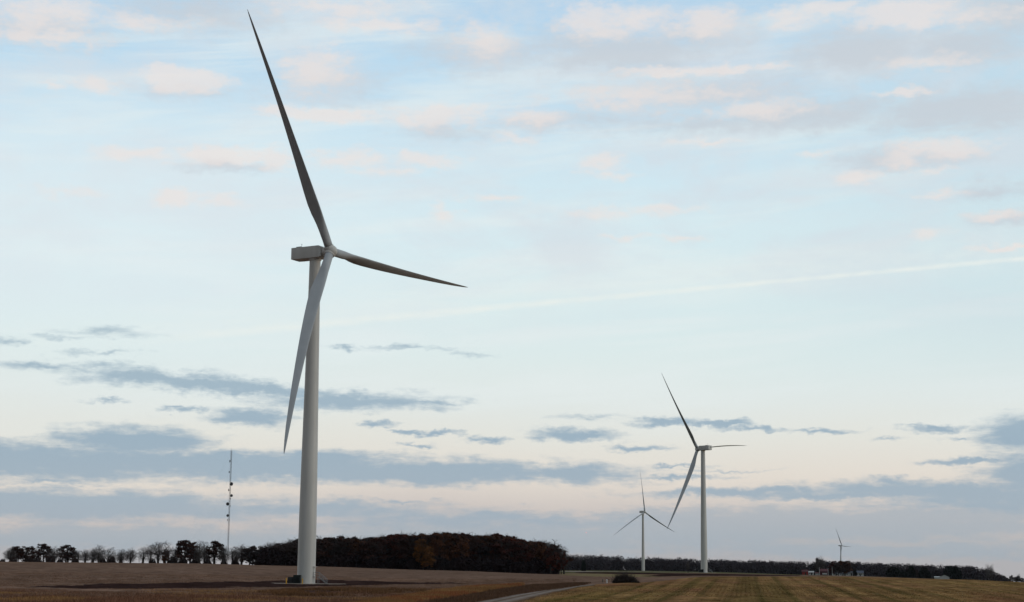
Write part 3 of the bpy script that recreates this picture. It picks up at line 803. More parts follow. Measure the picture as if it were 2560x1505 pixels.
# ------------------------------------------------------------------ radio mast
def radio_mast():
    d = 1120.0
    b = vbase(568.5, d, 1410)
    top = 78.6
    r = empty('radio_mast', b, 0, 'tall slim lattice radio mast with dishes behind the row of bare trees', 'radio mast')
    m = MB(); w = .5
    leg = [Vector((w * math.cos(a), w * math.sin(a), 0)) for a in (D2(90), D2(210), D2(330))]
    for v in leg: m.tube(v, v + Vector((0, 0, top)), .075, .075, 5)
    z = 0; k = 0
    while z < top - 1.2:
        for i in range(3):
            a, c = leg[i], leg[(i + 1) % 3]
            p, q = (a, c) if k % 2 else (c, a)
            m.tube(p + Vector((0, 0, z)), q + Vector((0, 0, z + 1.2)), .035, .035, 3, False)
            m.tube(a + Vector((0, 0, z)), c + Vector((0, 0, z)), .03, .03, 3, False)
        z += 1.2; k += 1
    m.build('lattice', M['mast'], r)
    m = MB(); m.tube((0, 0, top), (0, 0, top + 1.8), .06, .03, 5); m.build('whip_antenna', M['mast'], r)
    sc = d / F
    def zof(py): return (ray(575, py)[2] / math.hypot(*ray(575, py)[:2])) * d + EYE - b[2]
    for (py, off, rad, az) in ((1210, 1.05, 1.2, -25), (1239, 1.0, .95, 30), (1260, -1.05, 1.1, -20), (1289, -.95, .9, 20)):
        m = MB(); dirv = Vector((math.sin(D2(az)), -math.cos(D2(az)), 0)); c = Vector((off, -.35, zof(py)))
        m.lathe([(rad, .55), (rad, 0.2), (rad * .8, .03), (rad * .4, -.1), (.06, -.14)], 24, dirv, c)
        m.tube(c, Vector((0, 0, zof(py))), .08, .08, 5)
        m.build('dish', M['dish'], r, auto=40)
    for (py, off, l, ps) in ((1153, -.8, 1.6, 0), (1180, -1.0, 1.2, 0), (1225, -.9, 1.4, 0), (1247, .6, .9, 1), (1265, .6, .9, 1), (1300, -.9, 1.1, 1)):
        m = MB(); z = zof(py)
        m.tube((0, 0, z), (off, -.2, z), .05, .05, 4); m.box((off, -.2, z), (.5, .3, l)); m.tube((-off * .9, 0, z + .1), (0, 0, z + .1), .05, .05, 4)
        m.build('panel_antenna', M['dish_pale'] if ps else M['dish'], r)
    for a in (30, 150, 270):
        m = MB()
        for zz, rr in ((top * .97, 52), (top * .66, 50), (top * .33, 28)):
            m.tube((.5 * math.cos(D2(a)), .5 * math.sin(D2(a)), zz), (rr * math.cos(D2(a)), rr * math.sin(D2(a)), -.5), .012, .012, 3, False)
        m.build('guy_wire', M['mast'], r)
radio_mast()
def far_beacon():
    d = 4700.0
    rr = ray(1465.5, 1331); rr = rr / math.hypot(rr[0], rr[1])
    x, y = rr[0] * d, rr[1] * d; z = EYE + rr[2] * d
    g0 = hz(x, y)
    r = empty('beacon_mast', (x, y, g0), 0, 'tiny red beacon on a far thin mast above the wood', 'beacon')
    m = MB(); m.tube((0, 0, 0), (0, 0, z - g0 - .5), .07, .05, 5); m.build('mast', M['mast'], r)
    m = MB(); m.lathe([(.4, -.6), (.8, -.3), (.8, .4), (.3, .8)], 10, None, (0, 0, z - g0)); m.build('lamp', M['red_lamp'], r)
far_beacon()

# ------------------------------------------------------------------ trees
def rnd_dir(rng, base, spread):
    v = Vector((rng.gauss(0, 1), rng.gauss(0, 1), rng.gauss(0, 1))).normalized()
    return (base + v * spread).normalized()
def grow(seed, pts, trunk, bal=.35, r_tip=.028, r_pow=.5, twigs=2, twig_len=.9):
    """branching skeleton: every point of the crown joins the nearest part of the tree that keeps its way to the root short"""
    nrg = np.random.RandomState(seed)
    P = [np.array(p, float) for p in trunk]; par = [-1] + list(range(len(trunk) - 1)); L = [0.0]
    for i in range(1, len(P)): L.append(L[-1] + np.linalg.norm(P[i] - P[i - 1]))
    base = P[0]; fork = len(trunk) // 2
    order = np.argsort(np.linalg.norm(pts - P[-1] * np.array([1, 1, .55]), axis=1))
    A = np.array(P + [np.zeros(3)] * len(pts)); LA = np.array(L + [0.0] * len(pts)); n = len(P)
    for k in order:
        p = pts[k]
        dd = np.linalg.norm(A[:n] - p, axis=1)
        cost = dd + bal * LA[:n] + .5 * np.maximum(A[:n, 2] - p[2] + .1, 0)
        cost[:fork] += 6
        j = int(np.argmin(cost))
        A[n] = p; LA[n] = LA[j] + dd[j]; par.append(j); n += 1
    cnt = np.zeros(n)
    kids = np.zeros(n, int)
    for i in range(n - 1, 0, -1):
        if kids[i] == 0: cnt[i] += 1
        cnt[par[i]] += cnt[i]; kids[par[i]] += 1
    R = r_tip * np.maximum(cnt, 1) ** r_pow
    wood, twig = MB(), MB()
    wood.tube(A[0] - np.array([0, 0, .5]), A[0], R[1] * 1.35, R[1] * 1.2, 8, False)
    for i in range(1, n):
        j = par[i]
        big = R[i] > r_tip * 2.6
        mb = wood if big else twig
        a0, b0 = A[j], A[i]
        m = (a0 + b0) / 2 + nrg.normal(0, .05, 3) * np.linalg.norm(b0 - a0)
        ra = min(R[j], R[i] * 1.35)
        mb.tube(a0, m, ra, (ra + R[i]) / 2, 6 if big else 3, False); mb.tube(m, b0, (ra + R[i]) / 2, R[i], 6 if big else 3, False)
    tips = [i for i in range(n) if kids[i] == 0]
    for i in range(len(trunk), n):
        if cnt[i] > 3: continue
        d = A[i] - A[par[i]]; d = d / (np.linalg.norm(d) + 1e-6)
        for q in range(twigs):
            v = d * .8 + nrg.normal(0, .55, 3) + np.array([0, 0, .22]); v /= np.linalg.norm(v)
            l = twig_len * nrg.uniform(.4, 1.1)
            e = A[i] + v * l
            twig.tube(A[i], e, r_tip * .8, r_tip * .4, 3, False)
            for z in range(2):
                w = v + nrg.normal(0, .6, 3); w /= np.linalg.norm(w)
                o = A[i] + v * l * nrg.uniform(.35, .9)
                twig.tube(o, o + w * l * .55, r_tip * .55, r_tip * .3, 3, False)
    return wood, twig, A, tips
def crown_pts(nrg, n, c, r, shell=.0, low=-.2):
    q = nrg.normal(size=(n * 3, 3)); q /= np.linalg.norm(q, axis=1)[:, None]
    q = q[q[:, 2] > low][:n]
    rad = (shell + (1 - shell) * nrg.random_sample((len(q), 1)) ** (1 / 2.4))
    lump = 1 + .16 * np.sin(q[:, :1] * 5 + nrg.uniform(0, 6)) * np.cos(q[:, 2:] * 6 + nrg.uniform(0, 6)) + .1 * np.sin(q[:, 1:2] * 7 + nrg.uniform(0, 6))
    return np.array(c) + q * rad * lump * np.array(r)
def bare_tree(seed, shape):
    nrg = np.random.RandomState(seed)
    w = lambda z: (nrg.normal(0, .06), nrg.normal(0, .06), z)
    if shape == 'vase':
        pts = np.vstack([crown_pts(nrg, 420, (0, 0, 5.2), (5.2, 5.0, 6.0), .62, .05), crown_pts(nrg, 160, (0, 0, 5), (3.6, 3.6, 4.4), 0, .0)])
        return grow(seed, pts, [(0, 0, 0), (0, 0, .8), w(1.5), w(2.1)], .30, .034, .50, 2, 1.0)
    if shape == 'oval':
        pts = crown_pts(nrg, 520, (0, 0, 6.4), (3.1, 3.0, 5.0), .15, -.75)
        return grow(seed, pts, [(0, 0, 0), w(.9), w(1.8), w(2.8), w(4), w(5.4), w(6.8), w(8.2)], .42, .032, .50, 2, .95)
    if shape == 'slim':
        pts = crown_pts(nrg, 380, (0, 0, 6.6), (2.0, 2.0, 5.2), .1, -.85)
        return grow(seed, pts, [(0, 0, 0), w(.9), w(1.8), w(2.8), w(4), w(5.4), w(6.8), w(8.2), w(9.6)], .40, .032, .50, 2, .8)
    pts = np.vstack([crown_pts(nrg, 260, (-1.3, 0, 6.6), (2.1, 2.2, 4.6), .1, -.8), crown_pts(nrg, 260, (1.5, .3, 6.0), (2.2, 2.2, 4.4), .1, -.8)])
    return grow(seed, pts, [(0, 0, 0), w(.8), w(1.6), w(2.4), w(3.2)], .36, .032, .50, 2, .9)
def leafy_tree(seed, shape, nleaf=5200, size=.42):
    nrg = np.random.RandomState(seed)
    if shape == 'low': c, r, lo = (0, 0, 5.4), (3.4, 3.3, 5.2), -.95
    elif shape == 'high': c, r, lo = (0, 0, 6.9), (3.1, 3.0, 4.6), -.75
    else: c, r, lo = (0, 0, 6.2), (3.3, 3.2, 5.2), -.9
    pts = crown_pts(nrg, 240, c, r, .2, lo)
    w = lambda z: (nrg.normal(0, .1), nrg.normal(0, .1), z)
    wood, twig, A, tips = grow(seed, pts, [(0, 0, 0), w(.9), w(1.8), w(2.8), w(4), w(5.4), w(6.8), w(8.2)], .42, .04, .42, 1, .7)
    sub = pts[nrg.choice(len(pts), 74, replace=False)]
    P = []
    for q in sub:
        R = nrg.uniform(.4, 1.05) * (1.0 if q[2] > 3.5 else .75)
        n = int(nleaf / 74 * (R / .75) ** 2)
        d = nrg.normal(size=(n, 3)); d /= np.linalg.norm(d, axis=1)[:, None]
        P.append(q + d * nrg.random_sample((n, 1)) ** .45 * R * np.array([1.1, 1.1, .8]))
    P = np.vstack(P); P = P[P[:, 2] > (.2 if shape == 'low' else .9)]
    n = len(P)
    u = nrg.normal(size=(n, 3)); u /= np.linalg.norm(u, axis=1)[:, None]
    w2 = np.cross(u, nrg.normal(size=(n, 3))); w2 /= np.linalg.norm(w2, axis=1)[:, None]
    sz = size * nrg.uniform(.4, 1.1, (n, 1))
    V = np.stack([P - u * sz, P + w2 * sz * .55, P + u * sz, P - w2 * sz * .55], 1).reshape(-1, 3)
    return wood, twig, V, np.arange(n * 4).reshape(-1, 4)
PROTO = {}
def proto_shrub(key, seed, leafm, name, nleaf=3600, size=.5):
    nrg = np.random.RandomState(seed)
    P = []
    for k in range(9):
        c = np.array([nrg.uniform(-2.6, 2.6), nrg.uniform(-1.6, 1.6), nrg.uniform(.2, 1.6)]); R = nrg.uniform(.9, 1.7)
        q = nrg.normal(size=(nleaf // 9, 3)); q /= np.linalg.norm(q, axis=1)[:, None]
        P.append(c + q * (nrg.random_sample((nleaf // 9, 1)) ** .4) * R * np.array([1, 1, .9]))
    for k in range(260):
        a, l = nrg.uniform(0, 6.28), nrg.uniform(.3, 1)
        P.append(np.array([[math.cos(a) * 2.6 * l, math.sin(a) * 1.8 * l, nrg.uniform(1.2, 3.4)]]))
    P = np.vstack(P); P = P[P[:, 2] > -.3]
    n = len(P)
    u = nrg.normal(size=(n, 3)); u /= np.linalg.norm(u, axis=1)[:, None]
    w = np.cross(u, nrg.normal(size=(n, 3))); w /= np.linalg.norm(w, axis=1)[:, None]
    s = size * nrg.uniform(.4, 1.1, (n, 1))
    V = np.stack([P - u * s, P + w * s * .5, P + u * s, P - w * s * .5], 1).reshape(-1, 3)
    r = empty(name, (0, 0, -500))
    m = MB()
    for k in range(14):
        a = k * 2.4; m.tube((math.cos(a) * .5, math.sin(a) * .4, -.4), (math.cos(a) * 2, math.sin(a) * 1.3, 2.4), .06, .02, 4, False)
    m.build('stems', M['bark'], r); np_mesh('foliage', V, np.arange(4 * n).reshape(-1, 4), M[leafm], r)
    PROTO[key] = [r, 2.9, 6.0, 0]
def proto_bare(key, seed, shape, bark, twig):
    wood, tw, A, tips = bare_tree(seed, shape)
    r = empty('bare_tree', (0, 0, -500))
    wood.build('trunk', M[bark], r); tw.build('crown', M[twig], r)
    T = np.array(tw.V)
    PROTO[key] = [r, np.percentile(T[:, 2], 99.5), np.percentile(np.abs(T[:, 0]), 97) * 2, 0]
def proto_leafy(key, seed, shape, leafm, nleaf=6600, size=.38, name='tree'):
    wood, tw, V, Q = leafy_tree(seed, shape, nleaf, size)
    r = empty(name, (0, 0, -500))
    wood.add(tw.V, tw.F)
    wood.build('trunk', M['bark'], r); np_mesh('crown', V, Q, M[leafm], r)
    PROTO[key] = [r, np.percentile(V[:, 2], 99.5), np.percentile(np.abs(V[:, 0]), 97) * 2, 0]
def place(key, loc, height_m, width_m, rz, label, cat, group):
    P = PROTO[key]
    src, hgt, wid = P[:3]
    if P[3] == 0: o = src
    else:
        o = src.copy(); COL.objects.link(o)
        for c in list(src.children):
            k = c.copy(); COL.objects.link(k); k.parent = o
    P[3] += 1
    o.location = loc
    o.rotation_euler = (0, 0, rz)
    sx = width_m / wid
    o.scale = (sx, sx, height_m / hgt)
    for k in ('label', 'category', 'group'):
        if k in o: del o[k]
    tag(o, label, cat, group)
    return o
proto_bare('vase', 3, 'vase', 'bark', 'twig')
proto_bare('oval', 5, 'oval', 'bark', 'twig'); proto_bare('oval2', 8, 'oval', 'palebark', 'paletwig')
proto_bare('slim', 12, 'slim', 'bark', 'twig'); proto_bare('slim2', 14, 'slim', 'palebark', 'paletwig')
proto_bare('twin', 21, 'twin', 'palebark', 'paletwig')
proto_leafy('dark', 31, 'high', 'leaf_dark', 3000); proto_leafy('dark2', 33, 'full', 'leaf_dark', 3400)
proto_leafy('maroon', 35, 'full', 'leaf_maroon', 6000); proto_leafy('rust', 37, 'full', 'leaf_rust', 6000); proto_leafy('orange', 39, 'full', 'leaf_orange', 5600)
proto_leafy('grey', 41, 'full', 'leaf_grey', 4200, .36); proto_leafy('grey2', 43, 'low', 'leaf_grey', 4600, .40)
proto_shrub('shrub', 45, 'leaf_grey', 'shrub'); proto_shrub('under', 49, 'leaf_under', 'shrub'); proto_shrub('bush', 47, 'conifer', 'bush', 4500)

def tree_px(key, x, top, wpx, dist, label, cat='tree', group='trees in the row on the left hilltop', rz=None):
    b = at(x, dist)
    r = ray(x, top); zt = EYE + r[2] / math.hypot(r[0], r[1]) * dist
    return place(key, b, max(zt - b[2], 1), wpx * (1.18 if group.startswith('trees in the row') else 1.0) * dist / F, (x * 1.7) % 6.28 if rz is None else rz, label, cat, group)
row = [
 ('oval', 24, 1371, 27, 'bare tree at the left end of the row on the hilltop'),
 ('dark', 40, 1366, 28, 'dark-leaved tree second from the left end of the hilltop row'),
 ('dark2', 62, 1366, 30, 'dark round tree just right of two others at the row\'s left end'),
 ('slim2', 84, 1371, 20, 'pale thin bare tree between two dark ones left in the row'),
 ('dark', 107, 1360, 32, 'tall dark tree with ragged crown, fifth from the row\'s left end'),
 ('oval', 134, 1366, 30, 'bare tree between the ragged dark tree and the dense dark one'),
 ('dark2', 168, 1363, 40, 'densest, broadest dark tree in the left half of the hilltop row'),
 ('slim2', 194, 1376, 22, 'small pale bare tree just right of the densest dark tree'),
 ('slim', 211, 1375, 18, 'small narrow bare tree, second right of the densest dark tree'),
 ('oval2', 229, 1374, 24, 'low pale bare tree left of the tallest pale pair'),
 ('slim2', 245, 1363, 26, 'tall pale bare tree, highest between the dense dark tree and the gap'),
 ('twin', 268, 1369, 34, 'broad pale bare tree at the left edge of the gap in the row'),
 ('oval2', 303, 1373, 26, 'small rounded bare tree standing in the gap of the row'),
 ('oval', 325, 1370, 24, 'bare tree with a dark middle, right of the one in the gap'),
 ('slim2', 357, 1368, 26, 'thin pale bare tree touching the left of the fan-shaped tree'),
 ('vase', 394, 1354, 56, 'big fan-shaped bare tree with forked trunk in the hilltop row'),
 ('rust', 413, 1376, 15, 'small reddish tree at the right foot of the fan-shaped tree'),
 ('oval', 437, 1367, 30, 'bare spreading tree left of the tallest dark tree'),
 ('dark', 461, 1351, 44, 'tallest dark leafy tree in the row, left of the mast'),
 ('dark2', 481, 1355, 22, 'narrow dark tree leaning on the right of the tallest dark one'),
 ('slim2', 497, 1352, 28, 'tall pale bare tree left of two dark trees near the mast'),
 ('slim', 510, 1356, 22, 'dark narrow tree between the tall pale tree and the mast'),
 ('dark', 536, 1353, 36, 'dark tall tree with full crown just left of the mast'),
 ('slim2', 558, 1364, 24, 'bare thin tree at the foot of the radio mast'),
 ('slim', 580, 1367, 22, 'bare thin tree just right of the radio mast'),
 ('oval', 603, 1361, 30, 'bare tree second right of the radio mast'),
 ('grey2', 624, 1366, 38, 'dense dark tree third right of the radio mast'),
 ('grey', 650, 1367, 34, 'dense grey tree left of the second fan-shaped tree'),
 ('vase', 671, 1355, 44, 'fan-shaped bare tree between mast and nearest turbine tower'),
 ('grey', 691, 1361, 32, 'grey twiggy tree second left of the nearest turbine tower'),
 ('oval', 710, 1357, 34, 'bare tree before the wood, left of the nearest turbine tower'),
 ('grey2', 731, 1350, 40, 'tall dense tree touching the left of the nearest turbine tower')]
for i, (k, x, t, w, lab) in enumerate(row):
    tree_px(k, x, t, w, 800 + (i * 37 % 60), lab)
fr = random.Random(19)
for i in range(27):
    x = 20 + i * 23.5 + fr.uniform(-8, 8)
    if 284 < x < 294 or 334 < x < 346: continue
    tree_px(fr.choice(('slim', 'oval', 'slim', 'slim', 'oval2')), x, float(np.interp(x, [16, 200, 330, 450, 640], [1374, 1378, 1377, 1367, 1366])) + fr.uniform(-7, 9), fr.uniform(16, 26), 880 + fr.uniform(0, 60),
            'thin bare tree filling the hilltop row behind its bigger trees', 'tree', 'thin trees at the back of the hilltop row')
for i, (x, t, w) in enumerate([(6, 1401, 20), (30, 1398, 26), (70, 1396, 30), (95, 1398, 30), (125, 1397, 30), (150, 1400, 22), (185, 1400, 24), (255, 1400, 24), (280, 1397, 30), (300, 1402, 14), (380, 1402, 26), (430, 1398, 34), (455, 1396, 30),
                               (490, 1398, 30), (520, 1399, 26), (560, 1402, 22), (590, 1400, 22)]):
    tree_px('shrub', x, t - 2, w * .7, 790 + i * 3, 'low dark shrub at the foot of the hilltop tree row', 'shrub', 'shrubs under the hilltop trees')

# the wood to the right of the nearest turbine
topx = [600, 650, 700, 740, 800, 850, 907, 950, 990, 1040, 1095, 1130, 1160, 1200, 1230, 1260, 1290, 1340, 1380, 1400, 1412]
topy = [1376, 1368, 1360, 1352, 1345, 1343, 1346, 1342, 1337, 1338, 1334, 1337, 1337, 1341, 1336, 1340, 1348, 1353, 1357, 1364, 1376]
wr = random.Random(77)
LAB = {'dark': 'dark brown-leaved tree in the wood right of the nearest turbine', 'dark2': 'blackish round-crowned tree in the wood right of the nearest turbine',
       'maroon': 'maroon-leaved tree in the wood right of the nearest turbine', 'rust': 'rust-red leaved tree in the wood right of the nearest turbine',
       'grey': 'leafless grey twiggy tree in the wood right of the nearest turbine', 'grey2': 'dense grey low-branched tree in the wood right of the nearest turbine',
       'oval': 'bare oval tree poking out of the wood right of the nearest turbine', 'vase': 'bare fan-crowned tree among the back trees of the wood'}
for rw, (dd, step, off) in enumerate(((742, 21, 0), (775, 21, 11), (815, 22, 5), (860, 24, 14))):
    x = 640 + off
    while x < 1384:
        if x > (705, 690, 672, 655)[rw]:
            top = float(np.interp(x, topx, topy)) + wr.uniform(-2, 5) + (5 if rw == 0 else 0)
            if rw == 0: kinds = ['dark2', 'grey2', 'maroon', 'maroon', 'rust', 'dark2', 'grey'] if x > 850 else ['grey', 'dark2', 'grey2', 'grey']
            else: kinds = ['dark', 'maroon', 'maroon', 'maroon', 'rust', 'rust', 'grey'] if x > 930 else ['grey', 'dark2', 'grey', 'maroon']
            k = wr.choice(kinds)
            if rw >= 2 and wr.random() < (.45 if x > 800 else .75): k = wr.choice(('oval', 'vase')); top -= wr.uniform(2, 6)
            tree_px(k, x, top, wr.uniform(58, 80), dd + wr.uniform(-12, 12), LAB[k], 'tree', 'trees of the dark wood', wr.uniform(0, 6.28))
        x += step * wr.uniform(.8, 1.25)
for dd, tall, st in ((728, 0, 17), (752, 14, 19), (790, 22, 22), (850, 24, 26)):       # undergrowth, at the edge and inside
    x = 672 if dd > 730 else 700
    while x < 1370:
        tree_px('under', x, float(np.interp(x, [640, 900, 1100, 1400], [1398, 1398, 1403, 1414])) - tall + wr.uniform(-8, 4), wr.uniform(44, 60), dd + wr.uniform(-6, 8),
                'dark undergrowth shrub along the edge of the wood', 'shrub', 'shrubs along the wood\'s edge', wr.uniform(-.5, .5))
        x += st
for (k, x, t, w, d_, lab) in [('maroon', 1403, 1378, 26, 738, 'small maroon tree stepping down at the wood\'s right end'), ('oval', 1410, 1386, 26, 742, 'lowest bare tree at the very right end of the wood'), ('orange', 1058, 1350, 44, 722, 'orange-leaved tree glowing at the front of the wood'), ('orange', 1070, 1388, 34, 716, 'low ochre tree at the wood\'s edge under the orange one'),
                              ('rust', 1095, 1338, 40, 728, 'rust-red tree at the highest point of the wood\'s skyline'), ('vase', 1237, 1334, 62, 850, 'bare fan-crowned tree topping the right half of the wood'),
                              ('oval', 950, 1337, 30, 850, 'bare pale-tipped tree poking above the wood\'s left skyline'),
                              ('maroon', 1310, 1360, 44, 726, 'dark maroon tree in the right half of the wood\'s front'), ('maroon', 1376, 1372, 40, 722, 'maroon tree near the right end of the wood'),
                              ('grey', 1388, 1362, 40, 735, 'grey bare-twigged tree at the right end of the wood'), ('oval', 1396, 1364, 40, 745, 'bare tree with upright twigs closing the wood\'s right end')]:
    tree_px(k, x, t, w, d_, lab, 'tree', 'trees of the dark wood')

# far wood: one mass along the horizon
def far_wood():
    nrg = np.random.RandomState(5)
    xs = [1395, 1480, 1560, 1700, 1800, 1950, 2060, 2140, 2200, 2300, 2400, 2440, 2470, 2490, 2505, 2514]
    ty = [1385, 1386, 1391, 1394, 1398, 1401, 1402, 1404, 1407, 1409, 1413, 1415, 1421, 1429, 1438, 1446]
    P = []; SZ = []
    for i in range(900):
        x = nrg.uniform(1392, 2512); d = 2420 + nrg.uniform(0, 260) - 250 * max(0, (x - 2150) / 360)
        b = at(x, d)
        r = ray(x, np.interp(x, xs, ty) + 3.2 * (float(vnoise(np.array([x / 17.0]), np.array([.5]), 7)[0]) - .5) + nrg.uniform(-1, 5)); top = EYE + r[2] / math.hypot(r[0], r[1]) * d
        zb = b[2] - 1; hh = top - zb
        if hh < 1: continue
        n = int(105 * min(1, hh / 18)) + 10
        q = nrg.normal(size=(n, 3)); q /= np.linalg.norm(q, axis=1)[:, None]; q *= nrg.random_sample((n, 1)) ** .4
        rad = nrg.uniform(5.0, 8.5)
        # crown above, undergrowth below
        c = np.stack([b[0] + q[:, 0] * rad, b[1] + q[:, 1] * rad, zb + hh * .60 + q[:, 2] * hh * .40], -1)
        m = n // 2
        u = np.stack([b[0] + nrg.uniform(-6, 6, m), b[1] + nrg.uniform(-5, 5, m), zb + nrg.uniform(0, .65, m) * hh], -1)
        P += [c, u]; SZ += [np.full(n, .75), np.full(m, 1.4)]
    P = np.vstack(P); SZ = np.concatenate(SZ)[:, None]
    n = len(P)
    u = nrg.normal(size=(n, 3)); u /= np.linalg.norm(u, axis=1)[:, None]
    w = np.cross(u, nrg.normal(size=(n, 3))); w /= np.linalg.norm(w, axis=1)[:, None]
    s = SZ * nrg.uniform(.7, 1.5, (n, 1))
    V = np.stack([P - u * s, P + w * s * .7, P + u * s, P - w * s * .7], 1).reshape(-1, 3)
    o = np_mesh('far_wood', V, np.arange(4 * n).reshape(-1, 4), M['leaf_far'])
    tag(o, 'long dark wood along the horizon behind the smaller turbines', 'wood', kind='stuff')
far_wood()
GF = 'trees around the farm'
for (k, x, t, w, d_, lab) in [
    ('oval', 2050, 1391, 28, 1600, 'round bare tree rising above the far wood left of the farm'), ('grey', 2049, 1396, 26, 1610, 'grey tree inside the round bare crown by the maroon barn'),
    ('rust', 2110, 1403, 34, 1480, 'rust-leaved tree over the low white farmhouse'), ('maroon', 2090, 1404, 34, 1490, 'maroon-leaved tree left of the rust tree at the farm'),
    ('grey', 2096, 1408, 26, 1440, 'grey-brown tree standing before the long white farmhouse'), ('dark', 2113, 1407, 24, 1445, 'dark tree before the right end of the long white farmhouse'), ('grey', 2126, 1403, 26, 1560, 'bare grey tree behind the white cottage'), ('bush', 2137, 1427, 9, 1470, 'dark bush between the white cottage and the blue-roofed house'),
    ('bush', 2233, 1422, 30, 1450, 'dark rounded evergreen right of the farm'), ('bush', 2255, 1429, 26, 1500, 'low dark evergreen beside the rounded one'), ('bush', 2278, 1421, 20, 1480, 'upright dark evergreen midway between farm and white shed'),
    ('bush', 2311, 1424, 24, 1480, 'dark evergreen left of the white shed'), ('grey', 2292, 1426, 26, 1500, 'grey thin tree among the evergreens'), ('bush', 2372, 1420, 24, 1500, 'tall dark evergreen just behind the white shed'), ('bush', 2390, 1424, 24, 1490, 'dark evergreen right of the white shed'),
    ('slim', 2470, 1411, 14, 2000, 'spiky bare tree above the right end of the far wood'), ('slim', 2479, 1411, 12, 2020, 'second spiky bare tree at the right end of the far wood'),
    ('grey', 2527, 1438, 10, 2200, 'far small tree right of the wood\'s end'), ('grey2', 2541, 1441, 22, 2200, 'far clump of trees near the right picture edge'), ('slim', 2546, 1435, 9, 2210, 'far thin tree rising from the clump at the right edge'), ('grey2', 2557, 1446, 14, 2300, 'last small far tree at the right picture edge'), ('shrub', 2515, 1448, 20, 2200, 'far hedge bush right of the wood\'s end'),
    ('bush', 1459, 1406, 12, 1500, 'lone dark evergreen before the far wood, right of the pale track'), ('slim', 1720, 1402, 9, 1000, 'thin dark tree left of the medium turbine\'s foot')]:
    tree_px(k, x, t, w, d_, lab, 'bush' if k in ('bush', 'shrub') else 'tree', GF)

# ------------------------------------------------------------------ farm buildings
def house(px0, px1, ytop, yeave, dist, wallm, roofm, label, cat, depth=7.0, name='farm_building', gable_front=False, windows=2, door=True):
    xm = (px0 + px1) / 2
    b = at(xm, dist)
    wd = (px1 - px0) * dist / F
    zat = lambda y: EYE + ray(xm, y)[2] / math.hypot(*ray(xm, y)[:2]) * dist - b[2]
    ze, zt = max(zat(yeave), 1.6), max(zat(ytop), 2.2)
    yaw = -math.atan2(b[0], b[1])
    r = empty(name, b, yaw, label, cat, 'farm buildings')
    m = MB(); w, d2 = wd / 2, depth / 2
    if gable_front:
        V = [(-w, -d2, -2), (w, -d2, -2), (w, -d2, ze), (0, -d2, zt - .12), (-w, -d2, ze), (-w, d2, -2), (w, d2, -2), (w, d2, ze), (0, d2, zt - .12), (-w, d2, ze)]
        m.add(V, [(0, 1, 2, 3, 4), (9, 8, 7, 6, 5), (1, 6, 7, 2), (5, 0, 4, 9)])
    else:
        V = [(-w, -d2, -2), (-w, d2, -2), (-w, d2, ze), (-w, 0, zt - .12), (-w, -d2, ze), (w, -d2, -2), (w, d2, -2), (w, d2, ze), (w, 0, zt - .12), (w, -d2, ze)]
        m.add(V, [(0, 4, 3, 2, 1), (5, 6, 7, 8, 9), (0, 5, 9, 4), (1, 2, 7, 6)])
    m.build('wall', M[wallm], r)
    m = MB(); o = .3
    if gable_front:
        for s in (-1, 1):
            a = [(s * (w + o), -d2 - o, ze - o * (zt - ze) / w), (0, -d2 - o, zt), (0, d2 + o, zt), (s * (w + o), d2 + o, ze - o * (zt - ze) / w)]
            m.add(a + [(x, y, z - .12) for x, y, z in a], [(0, 1, 2, 3), (7, 6, 5, 4), (0, 4, 5, 1), (1, 5, 6, 2), (2, 6, 7, 3), (3, 7, 4, 0)])
    else:
        for s in (-1, 1):
            a = [(-w - o, s * (d2 + o), ze - o * (zt - ze) / d2), (w + o, s * (d2 + o), ze - o * (zt - ze) / d2), (w + o, 0, zt), (-w - o, 0, zt)]
            m.add(a + [(x, y, z - .12) for x, y, z in a], [(0, 1, 2, 3), (7, 6, 5, 4), (0, 4, 5, 1), (1, 5, 6, 2), (2, 6, 7, 3), (3, 7, 4, 0)])
    m.build('roof', M[roofm], r)
    for k in range(windows):
        m = MB(); m.box((-w + wd * (k + .6) / (windows + .4), -d2 - .02, ze * .58), (.9, .08, 1.0)); m.build('window', M['glass'], r)
    if door:
        m = MB(); m.box((w * .15, -d2 - .02, 1.0), (.95, .07, 2.0)); m.build('door', M['dark_metal'], r)
    return r
house(2005, 2020, 1424.5, 1428.5, 1500, 'red_wall', 'maroon_wall', 'small bright red barn at the left end of the farm', 'barn', 6, 'barn', windows=0)
house(2021.5, 2034, 1427.5, 1430.5, 1510, 'white_wall', 'tin_roof', 'white shed with a dark opening beside the red barn', 'shed', 5, 'shed', windows=2)
house(2038, 2046, 1430.5, 1432.5, 1500, 'white_wall', 'maroon_wall', 'small white outbuilding left of the maroon barn', 'shed', 4, 'shed', windows=0, door=False)
house(2050.5, 2069, 1422, 1428, 1530, 'maroon_wall', 'maroon_wall', 'dark maroon barn in the middle of the farm', 'barn', 9, 'barn', windows=0)
house(2081, 2123, 1431, 1433.5, 1540, 'white_wall', 'grey_roof', 'long low white farmhouse under the rust trees', 'house', 7, 'farmhouse', windows=5)
house(2124, 2133, 1428, 1431, 1490, 'white_wall', 'grey_roof', 'white cottage next to the dark bush', 'house', 5, 'cottage', windows=1)
house(2140, 2158, 1426.5, 1432, 1480, 'white_wall', 'blue_roof', 'white house with a blue-grey roof at the farm\'s right end', 'house', 7, 'farmhouse', windows=3)
house(2349, 2372, 1437, 1442.5, 1350, 'white_wall', 'tin_roof', 'wide white metal shed alone among evergreens far right', 'shed', 12, 'shed', True, 0, False)
house(2336, 2349, 1441, 1443, 1362, 'white_wall', 'tin_roof', 'low white lean-to left of the wide white shed', 'shed', 8, 'shed', windows=0, door=False)
